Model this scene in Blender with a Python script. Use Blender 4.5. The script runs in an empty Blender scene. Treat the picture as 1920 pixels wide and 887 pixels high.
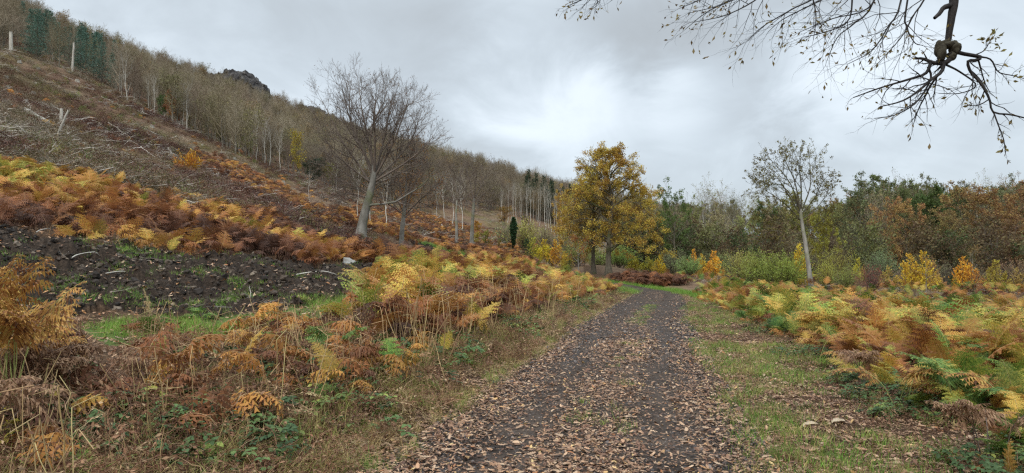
import bpy, math, random
import numpy as np
from math import radians, pi, sin, cos, tan

# ------------------------------------------------------------------ camera, world, sun, exposure
S = bpy.context.scene
COL = S.collection
F, CX, CY, HZ, EYE = 1350.0, 960.0, 443.5, 505.0, 1.6
PITCH = math.atan((HZ - CY) / F)
cam = bpy.data.cameras.new('camera'); camo = bpy.data.objects.new('camera', cam); COL.objects.link(camo)
cam.sensor_width = 36; cam.lens = 36 * F / 1920; cam.clip_start = .05; cam.clip_end = 6000
camo.location = (0, 0, EYE); camo.rotation_euler = (pi / 2 + PITCH, 0, 0)
S.camera = camo
S.view_settings.view_transform = 'Standard'; S.view_settings.look = 'None'
S.view_settings.exposure = 0.5; S.view_settings.gamma = 1
S.render.engine = 'CYCLES'
S.cycles.max_bounces = 5; S.cycles.diffuse_bounces = 3; S.cycles.glossy_bounces = 2
S.cycles.transmission_bounces = 3; S.cycles.transparent_max_bounces = 6
S.cycles.use_denoising = False
S.cycles.filter_width = 1.3

def proj(x, y, z):
    c, s = cos(PITCH), sin(PITCH)
    z = z - EYE
    d = y * c + z * s; v = -y * s + z * c
    d = np.maximum(d, 1e-3)
    return CX + F * x / d, CY - F * v / d

def at(px, py, Y):
    c, s = cos(PITCH), sin(PITCH)
    rx = (px - CX) / F; rv = -(py - CY) / F
    wy = c - rv * s; wz = s + rv * c
    k = Y / wy
    return np.array([rx * k, Y, EYE + wz * k])

W = bpy.data.worlds.new('World'); S.world = W; W.use_nodes = True
nt = W.node_tree; nt.nodes.clear()
def N(nt, t, **kw):
    n = nt.nodes.new(t)
    for k, v in kw.items():
        if k == 'inp':
            for a, b in v.items(): n.inputs[a].default_value = b
        else: setattr(n, k, v)
    return n
def L(nt, a, b): nt.links.new(a, b)
SUN_EL, SUN_AZ = radians(42), radians(200)   # sun behind cloud, behind and left of the camera
sky = N(nt, 'ShaderNodeTexSky', sky_type='NISHITA', sun_disc=False, sun_elevation=SUN_EL, sun_rotation=SUN_AZ)
tc = N(nt, 'ShaderNodeTexCoord')
sep = N(nt, 'ShaderNodeSeparateXYZ'); L(nt, tc.outputs['Generated'], sep.inputs[0])
mx = N(nt, 'ShaderNodeMath', operation='MAXIMUM', inp={1: 0.0}); L(nt, sep.outputs['Z'], mx.inputs[0])
dn = N(nt, 'ShaderNodeMath', operation='ADD', inp={1: 0.62}); L(nt, mx.outputs[0], dn.inputs[0])
dv = N(nt, 'ShaderNodeVectorMath', operation='DIVIDE'); L(nt, tc.outputs['Generated'], dv.inputs[0])
cb = N(nt, 'ShaderNodeCombineXYZ', inp={2: 1.0}); L(nt, dn.outputs[0], cb.inputs[0]); L(nt, dn.outputs[0], cb.inputs[1])
L(nt, cb.outputs[0], dv.inputs[1])
mp = N(nt, 'ShaderNodeMapping', inp={'Scale': (1.0, .8, 1.6), 'Location': (3.3, 1.2, 0)}); L(nt, dv.outputs[0], mp.inputs[0])
n1 = N(nt, 'ShaderNodeTexNoise', inp={'Scale': 2.1, 'Detail': 6.0, 'Roughness': .5, 'Distortion': .35}); L(nt, mp.outputs[0], n1.inputs[0])
n2 = N(nt, 'ShaderNodeTexNoise', inp={'Scale': 4.6, 'Detail': 7.0, 'Roughness': .58, 'Distortion': .7}); L(nt, mp.outputs[0], n2.inputs[0])
m1 = N(nt, 'ShaderNodeMath', operation='MULTIPLY', inp={1: .64}); L(nt, n1.outputs[0], m1.inputs[0])
m2 = N(nt, 'ShaderNodeMath', operation='MULTIPLY_ADD', inp={1: .36}); L(nt, n2.outputs[0], m2.inputs[0]); L(nt, m1.outputs[0], m2.inputs[2])
acc = m2.outputs[0]
wob = N(nt, 'ShaderNodeVectorMath', operation='SCALE', inp={'Scale': .16}); L(nt, n2.outputs[1], wob.inputs[0])
wadd = N(nt, 'ShaderNodeVectorMath', operation='ADD'); L(nt, tc.outputs['Generated'], wadd.inputs[0]); L(nt, wob.outputs[0], wadd.inputs[1])
def blob(px, py, r, amp, acc):
    d = at(px, py, 1.0) - np.array([0, 0, EYE]); d /= np.linalg.norm(d); d = d + .08
    ds = N(nt, 'ShaderNodeVectorMath', operation='DISTANCE', inp={1: tuple(d)}); L(nt, wadd.outputs[0], ds.inputs[0])
    mr = N(nt, 'ShaderNodeMapRange', interpolation_type='SMOOTHSTEP', inp={1: 0.0, 2: r, 3: amp, 4: 0.0}); L(nt, ds.outputs['Value'], mr.inputs[0])
    ad = N(nt, 'ShaderNodeMath', operation='ADD'); L(nt, acc, ad.inputs[0]); L(nt, mr.outputs[0], ad.inputs[1])
    return ad.outputs[0]
for b in [(1000, 205, .17, .19), (1110, 165, .09, .10), (1290, 175, .11, .16), (1560, 190, .26, .12), (1180, 80, .17, -.18), (880, 120, .2, -.05), (1150, 250, .17, .14), (1400, 170, .12, -.12), (1350, 60, .2, -.08),
          (150, 60, .35, .06), (1500, 330, .16, -.06), (1250, 320, .12, -.04)]:
    acc = blob(*b, acc)
cr = N(nt, 'ShaderNodeValToRGB'); L(nt, acc, cr.inputs[0])
E = cr.color_ramp; E.interpolation = 'B_SPLINE'
E.elements[0].position = .30; E.elements[0].color = (.36, .39, .412, 1)
E.elements[1].position = .74; E.elements[1].color = (.70, .77, .83, 1)
e = E.elements.new(.46); e.color = (.43, .48, .522, 1)
e = E.elements.new(.58); e.color = (.52, .585, .64, 1)
gz = N(nt, 'ShaderNodeMapRange', interpolation_type='SMOOTHSTEP', inp={1: .36, 2: .9, 3: 9.6, 4: 30.0}); L(nt, sep.outputs['Z'], gz.inputs[0])
sc_ = N(nt, 'ShaderNodeVectorMath', operation='SCALE'); L(nt, cr.outputs[0], sc_.inputs[0]); L(nt, gz.outputs[0], sc_.inputs['Scale'])
mxs = N(nt, 'ShaderNodeMix', data_type='RGBA', inp={0: .93}); L(nt, sky.outputs[0], mxs.inputs[6]); L(nt, sc_.outputs[0], mxs.inputs[7])
bg = N(nt, 'ShaderNodeBackground', inp={1: .1}); L(nt, mxs.outputs[2], bg.inputs[0])
wo = N(nt, 'ShaderNodeOutputWorld'); L(nt, bg.outputs[0], wo.inputs[0])

sl = bpy.data.lights.new('sun', 'SUN'); sl.energy = 1.5; sl.angle = radians(14); sl.color = (1, .96, .9)
so = bpy.data.objects.new('sun', sl); COL.objects.link(so)
so.rotation_euler = (pi / 2 - SUN_EL, 0, pi - SUN_AZ)

# ------------------------------------------------------------------ helpers
rng = np.random.default_rng(7)

def hash2(ix, iy, seed):
    h = (ix.astype(np.int64) * 374761393 + iy.astype(np.int64) * 668265263 + seed * 1442695041) & 0xFFFFFFFF
    h = ((h ^ (h >> 13)) * 1274126177) & 0xFFFFFFFF
    return ((h ^ (h >> 16)) & 0xFFFF) / 65535.0
def vnoise(x, y, seed=0):
    ix = np.floor(x); iy = np.floor(y); fx = x - ix; fy = y - iy
    fx = fx * fx * (3 - 2 * fx); fy = fy * fy * (3 - 2 * fy)
    a = hash2(ix, iy, seed); b = hash2(ix + 1, iy, seed); c = hash2(ix, iy + 1, seed); d = hash2(ix + 1, iy + 1, seed)
    return (a * (1 - fx) + b * fx) * (1 - fy) + (c * (1 - fx) + d * fx) * fy
def fbm(x, y, o=4, seed=0, g=.5):
    r = 0; a = 1; t = 0
    for i in range(o):
        r = r + a * vnoise(x * 2 ** i + 17.3 * i, y * 2 ** i - 9.1 * i, seed + i); t += a; a *= g
    return r / t
def sstep(a, b, x):
    t = np.clip((x - a) / (b - a), 0, 1); return t * t * (3 - 2 * t)

def mesh_np(name, V, quads=None, tris=None, mats=(), mq=None, mt=None, smooth=True):
    me = bpy.data.meshes.new(name)
    V = np.asarray(V, np.float32).reshape(-1, 3)
    q = np.zeros((0, 4), np.int32) if quads is None else np.asarray(quads, np.int32).reshape(-1, 4)
    t = np.zeros((0, 3), np.int32) if tris is None else np.asarray(tris, np.int32).reshape(-1, 3)
    me.vertices.add(len(V)); me.vertices.foreach_set('co', V.ravel())
    me.loops.add(q.size + t.size); me.loops.foreach_set('vertex_index', np.concatenate([q.ravel(), t.ravel()]))
    me.polygons.add(len(q) + len(t))
    ls = np.concatenate([np.arange(len(q)) * 4, q.size + np.arange(len(t)) * 3]).astype(np.int32)
    me.polygons.foreach_set('loop_start', ls)
    mi = np.zeros(len(q) + len(t), np.int32)
    if mq is not None: mi[:len(q)] = mq
    if mt is not None: mi[len(q):] = mt
    for m in mats: me.materials.append(m)
    me.polygons.foreach_set('material_index', mi)
    me.polygons.foreach_set('use_smooth', np.full(len(q) + len(t), smooth))
    me.update(calc_edges=True)
    return me

class MB:
    def __init__(s): s.V = []; s.Q = []; s.T = []; s.mq = []; s.mt = []; s.n = 0
    def add(s, V, Q=None, T=None, m=0):
        V = np.asarray(V, float).reshape(-1, 3)
        if Q is not None and len(Q): Q = np.asarray(Q).reshape(-1, 4); s.Q.append(Q + s.n); s.mq.append(np.full(len(Q), m))
        if T is not None and len(T): T = np.asarray(T).reshape(-1, 3); s.T.append(T + s.n); s.mt.append(np.full(len(T), m))
        s.V.append(V); s.n += len(V)
    def mesh(s, name, mats, smooth=True):
        return mesh_np(name, np.concatenate(s.V), np.concatenate(s.Q) if s.Q else None, np.concatenate(s.T) if s.T else None,
                       mats, np.concatenate(s.mq) if s.mq else None, np.concatenate(s.mt) if s.mt else None, smooth)

def nrm(v): return v / np.maximum(np.linalg.norm(v, axis=-1, keepdims=True), 1e-9)

def tubes(mb, P, R, sides=5, m=0, lump=0):
    """P (N,K,3), R (N,K): N tapered tubes"""
    if len(P) == 0: return
    P = np.asarray(P, float); R = np.asarray(R, float)
    n, K = R.shape
    T = np.empty_like(P); T[:, 1:-1] = P[:, 2:] - P[:, :-2]; T[:, 0] = P[:, 1] - P[:, 0]; T[:, -1] = P[:, -1] - P[:, -2]; T = nrm(T)
    ref = np.tile(nrm(np.array([[.31, .77, .23]])), (n, 1))[:, None, :]
    A = nrm(np.cross(T, ref)); B = np.cross(T, A)
    a = np.arange(sides) * 2 * pi / sides
    rr = R[:, :, None] * np.ones(sides)
    if lump: rr = rr * (1 + lump * (rng.random((n, K, sides)) - .5))
    V = P[:, :, None, :] + rr[..., None] * (np.cos(a)[None, None, :, None] * A[:, :, None, :] + np.sin(a)[None, None, :, None] * B[:, :, None, :])
    k = np.arange(K - 1)[:, None]; j = np.arange(sides)[None, :]
    q = np.stack([k * sides + j, k * sides + (j + 1) % sides, (k + 1) * sides + (j + 1) % sides, (k + 1) * sides + j], -1).reshape(-1, 4)
    Q = (np.arange(n)[:, None, None] * K * sides + q[None]).reshape(-1, 4)
    mb.add(V, Q, None, m)

def resample(pts, K, r0=None, r1=None, pw=1.0):
    pts = np.asarray(pts, float)
    # Catmull-Rom through the points
    p = np.vstack([2 * pts[0] - pts[1], pts, 2 * pts[-1] - pts[-2]])
    out = []
    m = len(pts) - 1
    for u in np.linspace(0, m, K):
        i = min(int(u), m - 1); t = u - i
        a, b, c, d = p[i], p[i + 1], p[i + 2], p[i + 3]
        out.append(.5 * ((2 * b) + (-a + c) * t + (2 * a - 5 * b + 4 * c - d) * t * t + (-a + 3 * b - 3 * c + d) * t ** 3))
    P = np.array(out)
    if r0 is None: return P
    return P, r0 + (r1 - r0) * np.linspace(0, 1, K) ** pw

def branch(P, R, n, t0=.25, t1=1., ang=50, angv=12, lr=.6, rr=.6, K=5, wig=.15, trop=.1, lenfn=None, tip=.25, rg=None, flat=0, minr=.0, ends=True, maxlen=None):
    rg = rg or rng
    P = np.asarray(P, float); R = np.asarray(R, float)
    Np, Kp = R.shape
    plen = np.linalg.norm(np.diff(P, axis=1), axis=2).sum(1)
    tt = t0 + (t1 - t0) * (np.arange(n)[None, :] + rg.random((Np, n))) / n
    if ends: tt[:, -1] = 1.0
    f = tt * (Kp - 1); i0 = np.minimum(f.astype(int), Kp - 2); fr = f - i0
    idx = np.arange(Np)[:, None]
    p0 = P[idx, i0] * (1 - fr[..., None]) + P[idx, i0 + 1] * fr[..., None]
    tg = nrm(P[idx, i0 + 1] - P[idx, i0])
    r0 = R[idx, i0] * (1 - fr) + R[idx, i0 + 1] * fr
    az = np.cumsum(np.full((Np, n), 2.4), 1) + rg.random((Np, 1)) * 6.28 + rg.normal(0, .4, (Np, n))
    ref = nrm(rg.normal(0, 1, (Np, 1, 3)) * .05 + np.array([.2, .3, .93]))
    A = np.cross(tg, ref); bad = np.linalg.norm(A, axis=2) < .15; A[bad] = np.cross(tg[bad], np.array([1., 0, 0])); A = nrm(A)
    B = np.cross(tg, A)
    th = np.radians(rg.normal(ang, angv, (Np, n)))
    if ends: th[:, -1] *= .35
    d = tg * np.cos(th)[..., None] + (A * np.cos(az)[..., None] + B * np.sin(az)[..., None]) * np.sin(th)[..., None]
    if flat: d[..., 2] *= (1 - flat); d = nrm(d)
    ln = plen[:, None] * lr * (.65 + .7 * rg.random((Np, n))) * (1.0 if lenfn is not None else (1.25 - .8 * tt))
    if lenfn is not None: ln = ln * lenfn(tt)
    if maxlen: ln = np.minimum(ln, maxlen)
    M = Np * n
    d = d.reshape(M, 3); ln = ln.reshape(M); p = p0.reshape(M, 3)
    r0 = np.maximum(r0.reshape(M) * rr, minr)
    O = np.empty((M, K, 3)); O[:, 0] = p
    for k in range(1, K):
        d = nrm(d + rg.normal(0, wig, (M, 3)) + np.array([0, 0, trop]))
        p = p + d * (ln / (K - 1))[:, None]; O[:, k] = p
    RR = r0[:, None] * np.linspace(1, tip, K)[None, :]
    return O, RR

def leaves(mb, C, size, m=1, asp=.55, updir=.0, sv=.35, D=None, rg=None):
    rg = rg or rng
    n = len(C)
    if n == 0: return
    a = nrm(rg.normal(0, 1, (n, 3)) if D is None else D + rg.normal(0, .45, (n, 3)))
    b = rg.normal(0, 1, (n, 3)) ; b[:, 2] *= (1 - updir); b = nrm(np.cross(a, b)) if updir == 0 else nrm(b - a * (a * b).sum(1, keepdims=True))
    nn = np.cross(a, b)
    s = size * (1 - sv + 2 * sv * rg.random(n))[:, None]
    V = np.stack([C, C + a * s * .5 + b * s * asp * .5 + nn * s * .12, C + a * s, C + a * s * .5 - b * s * asp * .5 + nn * s * .12], 1)
    mb.add(V, np.arange(n * 4).reshape(n, 4), None, m)

def pts_on(P, n, rg=None, t0=.1, jit=.0):
    rg = rg or rng
    M, K, _ = P.shape
    i = rg.integers(0, M, n); f = (t0 + (1 - t0) * rg.random(n)) * (K - 1); k = np.minimum(f.astype(int), K - 2); fr = (f - k)[:, None]
    p = P[i, k] * (1 - fr) + P[i, k + 1] * fr
    d = nrm(P[i, k + 1] - P[i, k])
    return p + rg.normal(0, 1, (n, 3)) * jit, d

def setp(o, label=None, cat=None, group=None, kind=None):
    if label: o['label'] = label
    if cat: o['category'] = cat
    if group: o['group'] = group
    if kind: o['kind'] = kind
    return o
def link(name, me, parent=None, loc=None):
    o = bpy.data.objects.new(name, me); COL.objects.link(o)
    if parent: o.parent = parent
    if loc is not None: o.location = loc
    return o
def empty(name, loc=(0, 0, 0), rz=0, sc=1):
    o = bpy.data.objects.new(name, None); COL.objects.link(o); o.location = loc; o.rotation_euler = (0, 0, rz)
    o.scale = (sc, sc, sc) if np.isscalar(sc) else sc; o.empty_display_size = .2
    return o

# ------------------------------------------------------------------ materials
def mat(name, rough=.8, spec=.3):
    m = bpy.data.materials.new(name); m.use_nodes = True
    t = m.node_tree; b = t.nodes['Principled BSDF']; b.inputs['Roughness'].default_value = rough
    b.inputs['Specular IOR Level'].default_value = spec
    return m, t, b
def ramp(t, stops, src=None, interp='LINEAR'):
    r = t.nodes.new('ShaderNodeValToRGB'); e = r.color_ramp; e.interpolation = interp
    e.elements[0].position = stops[0][0]; e.elements[0].color = (*stops[0][1], 1)
    e.elements[1].position = stops[-1][0]; e.elements[1].color = (*stops[-1][1], 1)
    for p, c in stops[1:-1]:
        x = e.elements.new(p); x.color = (*c, 1)
    if src is not None: t.links.new(src, r.inputs[0])
    return r
def noise(t, scale, detail=4, rough=.55, vec=None, dist=0):
    n = t.nodes.new('ShaderNodeTexNoise'); n.inputs['Scale'].default_value = scale; n.inputs['Detail'].default_value = detail
    n.inputs['Roughness'].default_value = rough; n.inputs['Distortion'].default_value = dist
    if vec is not None: t.links.new(vec, n.inputs['Vector'])
    return n
def mixc(t, f, a, b, mode='MIX'):
    m = t.nodes.new('ShaderNodeMix'); m.data_type = 'RGBA'; m.blend_type = mode
    for s, v in ((0, f), (6, a), (7, b)):
        if hasattr(v, 'is_linked') or isinstance(v, bpy.types.NodeSocket): t.links.new(v, m.inputs[s])
        elif s == 0: m.inputs[0].default_value = v
        else: m.inputs[s].default_value = (*v, 1)
    return m.outputs[2]
def mathn(t, op, a, b=None, c=None, clamp=False):
    m = t.nodes.new('ShaderNodeMath'); m.operation = op; m.use_clamp = clamp
    for i, v in enumerate((a, b, c)):
        if v is None: continue
        if isinstance(v, bpy.types.NodeSocket): t.links.new(v, m.inputs[i])
        else: m.inputs[i].default_value = v
    return m.outputs[0]
def geo(t): return t.nodes.new('ShaderNodeNewGeometry')
def oinfo(t): return t.nodes.new('ShaderNodeObjectInfo')
def hsv(t, col, h=None, s=None, v=None):
    n = t.nodes.new('ShaderNodeHueSaturation'); t.links.new(col, n.inputs['Color'])
    for k, x in (('Hue', h), ('Saturation', s), ('Value', v)):
        if x is None: continue
        if isinstance(x, bpy.types.NodeSocket): t.links.new(x, n.inputs[k])
        else: n.inputs[k].default_value = x
    return n.outputs[0]
def rng01(t, s, lo, hi): return mathn(t, 'MULTIPLY_ADD', s, hi - lo, lo)
def translucent(t, b, col, f=.3):
    tr = t.nodes.new('ShaderNodeBsdfTranslucent'); t.links.new(col, tr.inputs[0])
    mx = t.nodes.new('ShaderNodeMixShader'); mx.inputs[0].default_value = f
    t.links.new(b.outputs[0], mx.inputs[1]); t.links.new(tr.outputs[0], mx.inputs[2])
    out = [n for n in t.nodes if n.type == 'OUTPUT_MATERIAL'][0]; t.links.new(mx.outputs[0], out.inputs[0])

def bark_mat(name, c0, c1, scale=6, rough=.9, moss=None):
    m, t, b = mat(name, rough, .15)
    tcn = t.nodes.new('ShaderNodeTexCoord')
    mp = t.nodes.new('ShaderNodeMapping'); mp.inputs['Scale'].default_value = (scale, scale, scale * .35); t.links.new(tcn.outputs['Object'], mp.inputs[0])
    n = noise(t, 1, 6, .65, mp.outputs[0])
    r = ramp(t, [(.3, c0), (.7, c1)], n.outputs[0]); c = r.outputs[0]
    if moss:
        n2 = noise(t, .8, 3, .5, tcn.outputs['Object']); f = ramp(t, [(.5, (0, 0, 0)), (.66, (1, 1, 1))], n2.outputs[0])
        c = mixc(t, f.outputs[0], c, moss)
    o = oinfo(t); c = hsv(t, c, v=rng01(t, o.outputs['Random'], .8, 1.2))
    t.links.new(c, b.inputs['Base Color'])
    bp = t.nodes.new('ShaderNodeBump'); bp.inputs['Strength'].default_value = .5; bp.inputs['Distance'].default_value = .03
    t.links.new(n.outputs[0], bp.inputs['Height']); t.links.new(bp.outputs[0], b.inputs['Normal'])
    return m
M_BEECH = bark_mat('pale_beech_bark', (.12, .11, .09), (.31, .295, .26), 3, moss=(.16, .17, .09))
M_BIRCH = bark_mat('birch_bark', (.28, .26, .22), (.60, .57, .50), 4)
M_OAKB = bark_mat('oak_bark', (.055, .048, .036), (.15, .13, .095), 5, moss=(.08, .09, .035))
M_TWIG = bark_mat('brown_twig', (.075, .06, .05), (.17, .135, .11), 2)
M_DARKBARK = bark_mat('wet_dark_bark', (.012, .011, .011), (.045, .038, .034), 22, .6)
M_BURL = bark_mat('burl_bark', (.018, .016, .012), (.075, .066, .045), 30, .8)

def hill_twig():
    m, t, b = mat('hillside_twigs', .95, .05)
    o = oinfo(t)
    r = ramp(t, [(0, (.19, .155, .115)), (.25, (.27, .235, .185)), (.5, (.20, .175, .12)), (.75, (.31, .27, .22)), (1, (.21, .155, .13))], o.outputs['Random'])
    g = geo(t); n = noise(t, .012, 3, .5, g.outputs['Position'])
    f = ramp(t, [(.38, (.72, .68, .62)), (.62, (1.12, 1.1, .98))], n.outputs[0])
    c = mixc(t, 1.0, r.outputs[0], f.outputs[0], 'MULTIPLY')
    c = hsv(t, c, v=rng01(t, g.outputs['Random Per Island'], .7, 1.3))
    t.links.new(c, b.inputs['Base Color'])
    return m
M_HILL = hill_twig()
M_HTRUNK = bark_mat('hill_trunk_bark', (.17, .155, .125), (.40, .38, .33), 2)

def leaf_obj(name='tree_leaf', tr=.3):
    """colour comes from the object's own colour, with leaf to leaf variation"""
    m, t, b = mat(name, .65, .25)
    o = oinfo(t); g = geo(t)
    n = noise(t, .55, 3, .5, g.outputs['Position'])
    c = hsv(t, o.outputs['Color'], h=rng01(t, g.outputs['Random Per Island'], .475, .525), v=rng01(t, g.outputs['Random Per Island'], .6, 1.35))
    hh = rng01(t, n.outputs[0], .45, .55)
    c = hsv(t, c, h=hh, v=rng01(t, n.outputs[0], .65, 1.35))
    t.links.new(c, b.inputs['Base Color']); translucent(t, b, c, tr)
    return m
M_LEAF = leaf_obj()

def tint_mat(name, stops, tr=.3, rough=.7, vlo=.65, vhi=1.35, spec=.25, island=True):
    m, t, b = mat(name, rough, spec)
    a = t.nodes.new('ShaderNodeAttribute'); a.attribute_type = 'INSTANCER'; a.attribute_name = 'tint'
    g = geo(t); o = oinfo(t)
    s = a.outputs['Fac']
    if island: s = mathn(t, 'ADD', s, rng01(t, g.outputs['Random Per Island'], -.07, .07), clamp=True)
    r = ramp(t, stops, s)
    v = mathn(t, 'MULTIPLY', rng01(t, o.outputs['Random'], vlo, vhi), rng01(t, g.outputs['Random Per Island'], .85, 1.15) if island else 1.0)
    c = hsv(t, r.outputs[0], v=v)
    t.links.new(c, b.inputs['Base Color'])
    if tr: translucent(t, b, c, tr)
    return m
BR = [(0, (.05, .12, .025)), (.15, (.14, .24, .04)), (.3, (.38, .37, .07)), (.42, (.62, .42, .09)), (.56, (.50, .24, .06)), (.7, (.34, .135, .05)), (.84, (.20, .085, .045)), (1, (.09, .045, .03))]
M_BRACKEN = tint_mat('bracken_frond', BR, .32, vlo=.5, vhi=1.2)
M_STEM = tint_mat('straw_stem', [(0, (.20, .22, .07)), (.35, (.42, .31, .145)), (.7, (.40, .26, .13)), (1, (.16, .09, .05))], 0, island=False)
M_GRASS = tint_mat('grass_blade', [(0, (.06, .14, .02)), (.28, (.15, .29, .04)), (.5, (.26, .28, .07)), (.7, (.42, .32, .14)), (1, (.34, .20, .09))], .3)
M_LITTER = tint_mat('fallen_leaf', [(0, (.06, .032, .022)), (.25, (.17, .085, .05)), (.5, (.30, .175, .10)), (.75, (.47, .33, .215)), (.88, (.36, .14, .05)), (1, (.62, .45, .20))], .12, .55, .75, 1.25)
M_BRAMBLE = tint_mat('bramble_leaf', [(0, (.035, .065, .025)), (.5, (.075, .125, .04)), (.8, (.14, .18, .045)), (1, (.45, .36, .06))], .15, .6, spec=.2)
M_TANGLE = tint_mat('dead_tangle', [(0, (.07, .036, .024)), (.45, (.21, .10, .055)), (.75, (.30, .175, .10)), (1, (.46, .33, .19))], .1)
M_BRASH = tint_mat('cut_branch', [(0, (.15, .12, .095)), (.5, (.36, .32, .27)), (1, (.68, .64, .57))], 0, .9, .7, 1.25)
M_SOILC = tint_mat('soil_clod', [(0, (.014, .011, .009)), (.6, (.045, .033, .025)), (.9, (.10, .075, .055)), (1, (.20, .16, .12))], 0, .85, .7, 1.4, .3, False)
M_STONE = tint_mat('gravel_stone', [(0, (.022, .018, .017)), (.6, (.06, .048, .044)), (1, (.20, .165, .145))], 0, .6, .8, 1.2, .4, False)

# ------------------------------------------------------------------ terrain
ctl = [  # px, py, Y
 (300,650,11),(500,600,14),(0,620,11),(640,600,14.5),(-300,600,11),(0,780,6),(300,800,6),
 (0,440,17),(200,460,18),(400,480,20),(600,500,22),(720,512,24),(0,560,13),(300,590,14),(600,560,17),(-400,430,17),
 (0,305,30),(200,350,32),(400,400,33),(520,440,33),(600,470,34),(700,482,38),(800,492,42),
 (0,200,55),(250,290,60),(450,350,62),(600,400,65),(675,452,55),(752,463,60),(690,425,75),(722,435,78),(885,467,100),(856,460,97),
 (0,95,108),(125,130,110),(230,180,115),(330,235,120),(440,290,130),(560,330,145),(650,360,170),(800,400,210),(900,392,260),(1000,412,250),(1065,436,230),
 (962,472,110),(1010,500,95),(1040,490,120),(1141,516,78),(1100,500,95),(1220,541,56),(1200,528,68),(1000,512,62),(900,505,55),
 (1300,545,56),(1522,546,56),(1300,520,95),(1430,528,80),(1700,575,46),(1900,570,46),(1900,600,30),(1700,516,130),(1900,514,125),(1450,512,140),(1250,506,150),
]
CP = [at(*c) for c in ctl]
def ridge(px, py, Y, th=5.5): p = at(px, py, Y); p[2] -= th; return p
CP += [ridge(0,8,216), ridge(-400,-180,185), ridge(300,120,271), ridge(450,182,318), ridge(620,234,373), ridge(800,322,474), ridge(1000,392,660), ridge(1060,405,700), ridge(1230,408,640), ridge(1330,440,640)]
for x, y, z in [(0,0,0),(2,-8,0),(0,5,0),(.5,8,0),(1.5,12,0),(3,18,0),(4.5,26,0),(6.5,36,0),(8.6,46,0),(5,0,0),(5,6,0),(6,12,0),(9,24,-.1),(12,36,-.15),(12,8,-.25),(30,0,-.6),(18,20,-.5),(60,0,-.5),(100,60,0),(40,80,-.3),
                (-3,0,.1),(-2.5,6,.12),(-1.2,10,.25),(-6,0,.4),(-2.2,13,.55),(-.6,16,.42),(.8,22,.45),(3,30,.35),(5.4,40,.3),(-2.5,22,.95),(-1,30,1.0),
                (-12,0,1.6),(-30,0,6),(-60,0,16),(-100,0,30),(-100,60,37),(-200,50,68),(-200,0,66),(-30,-40,5),(-150,-100,45),(0,-60,0),
                (-300,200,72),(-250,350,68),(-150,500,66),(0,800,62),(200,900,45),(400,800,5),(300,400,0),(150,300,3),(500,100,-2),(300,0,-2),(-400,0,70),(0,1300,50),(600,1300,0),(-600,700,60),(900,400,0),
                (60,250,8),(120,200,3)]:
    CP.append(np.array([x, y, z], float))
CP = np.array(CP)
CS = 2.5
def _phi(r2): return np.sqrt(r2 + CS * CS)
_d2 = ((CP[:, None, :2] - CP[None, :, :2]) ** 2).sum(2)
_n = len(CP)
_A = np.zeros((_n + 1, _n + 1)); _A[:_n, :_n] = _phi(_d2) - np.eye(_n) * .35; _A[:_n, _n] = 1; _A[_n, :_n] = 1
_w = np.linalg.solve(_A, np.append(CP[:, 2], 0))
# track centre line
TRK = [(-1.0, -10), (-.6, -2), (.0, 3), (.55, 6), (1.45, 10.5), (2.6, 16), (3.95, 22.7), (5.9, 31), (7.8, 39.5), (9.4, 47), (9.9, 53), (8.2, 59), (3.5, 64), (-4, 69), (-14, 74)]
TC, _ = resample([(a, b, 0) for a, b in TRK], 400, 1, 1)
TC = TC[:, :2]; TT = nrm(np.gradient(TC, axis=0)); TNl = np.stack([-TT[:, 1], TT[:, 0]], 1)   # left normal
TS = np.concatenate([[0], np.cumsum(np.linalg.norm(np.diff(TC, axis=0), axis=1))])
HW = 1.55
def track_d(x, y):
    """signed distance to the track centre line, + on the left; and arclength"""
    x = np.atleast_1d(x).astype(float); y = np.atleast_1d(y).astype(float)
    out = np.full(x.shape, 99.); s = np.zeros(x.shape)
    near = (y < 95) & (y > -15) & (np.abs(x) < 60)
    ids = np.nonzero(near)[0]
    for c in range(0, len(ids), 20000):
        i = ids[c:c + 20000]
        dx = x[i, None] - TC[None, ::2, 0]; dy = y[i, None] - TC[None, ::2, 1]
        k = np.argmin(dx * dx + dy * dy, 1) * 2
        out[i] = (x[i] - TC[k, 0]) * TNl[k, 0] + (y[i] - TC[k, 1]) * TNl[k, 1]
        dd = np.sqrt((x[i] - TC[k, 0]) ** 2 + (y[i] - TC[k, 1]) ** 2)
        out[i] = np.where(dd > np.abs(out[i]) * 1.5 + .5, np.sign(out[i]) * dd, out[i])
        s[i] = TS[k]
    return out, s
def H0(x, y):
    sh = np.shape(x); x = np.ravel(x).astype(float); y = np.ravel(y).astype(float)
    z = np.empty(len(x))
    for c in range(0, len(x), 40000):
        xx = x[c:c + 40000]; yy = y[c:c + 40000]
        z[c:c + 40000] = _phi((xx[:, None] - CP[None, :, 0]) ** 2 + (yy[:, None] - CP[None, :, 1]) ** 2) @ _w[:_n] + _w[_n]
    return z.reshape(sh)
def inpoly(px, py, poly):
    px = np.asarray(px); py = np.asarray(py); r = np.zeros(px.shape, bool)
    n = len(poly)
    for i in range(n):
        x1, y1 = poly[i]; x2, y2 = poly[(i + 1) % n]
        if y1 == y2: continue
        c = ((y1 > py) != (y2 > py)) & (px < (x2 - x1) * (py - y1) / (y2 - y1) + x1)
        r ^= c
    return r
SOIL = [(-300,425),(0,437),(200,457),(330,480),(500,488),(560,497),(650,498),(742,502),(735,520),(650,545),(640,556),(560,570),(420,596),(300,590),(200,575),(120,600),(0,640),(-300,640)]
SOIL2 = [(770,452),(800,458),(870,485),(872,498),(830,492),(780,470)]
SOIL3 = [(590,455),(700,455),(775,470),(800,480),(740,488),(640,472)]
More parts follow.
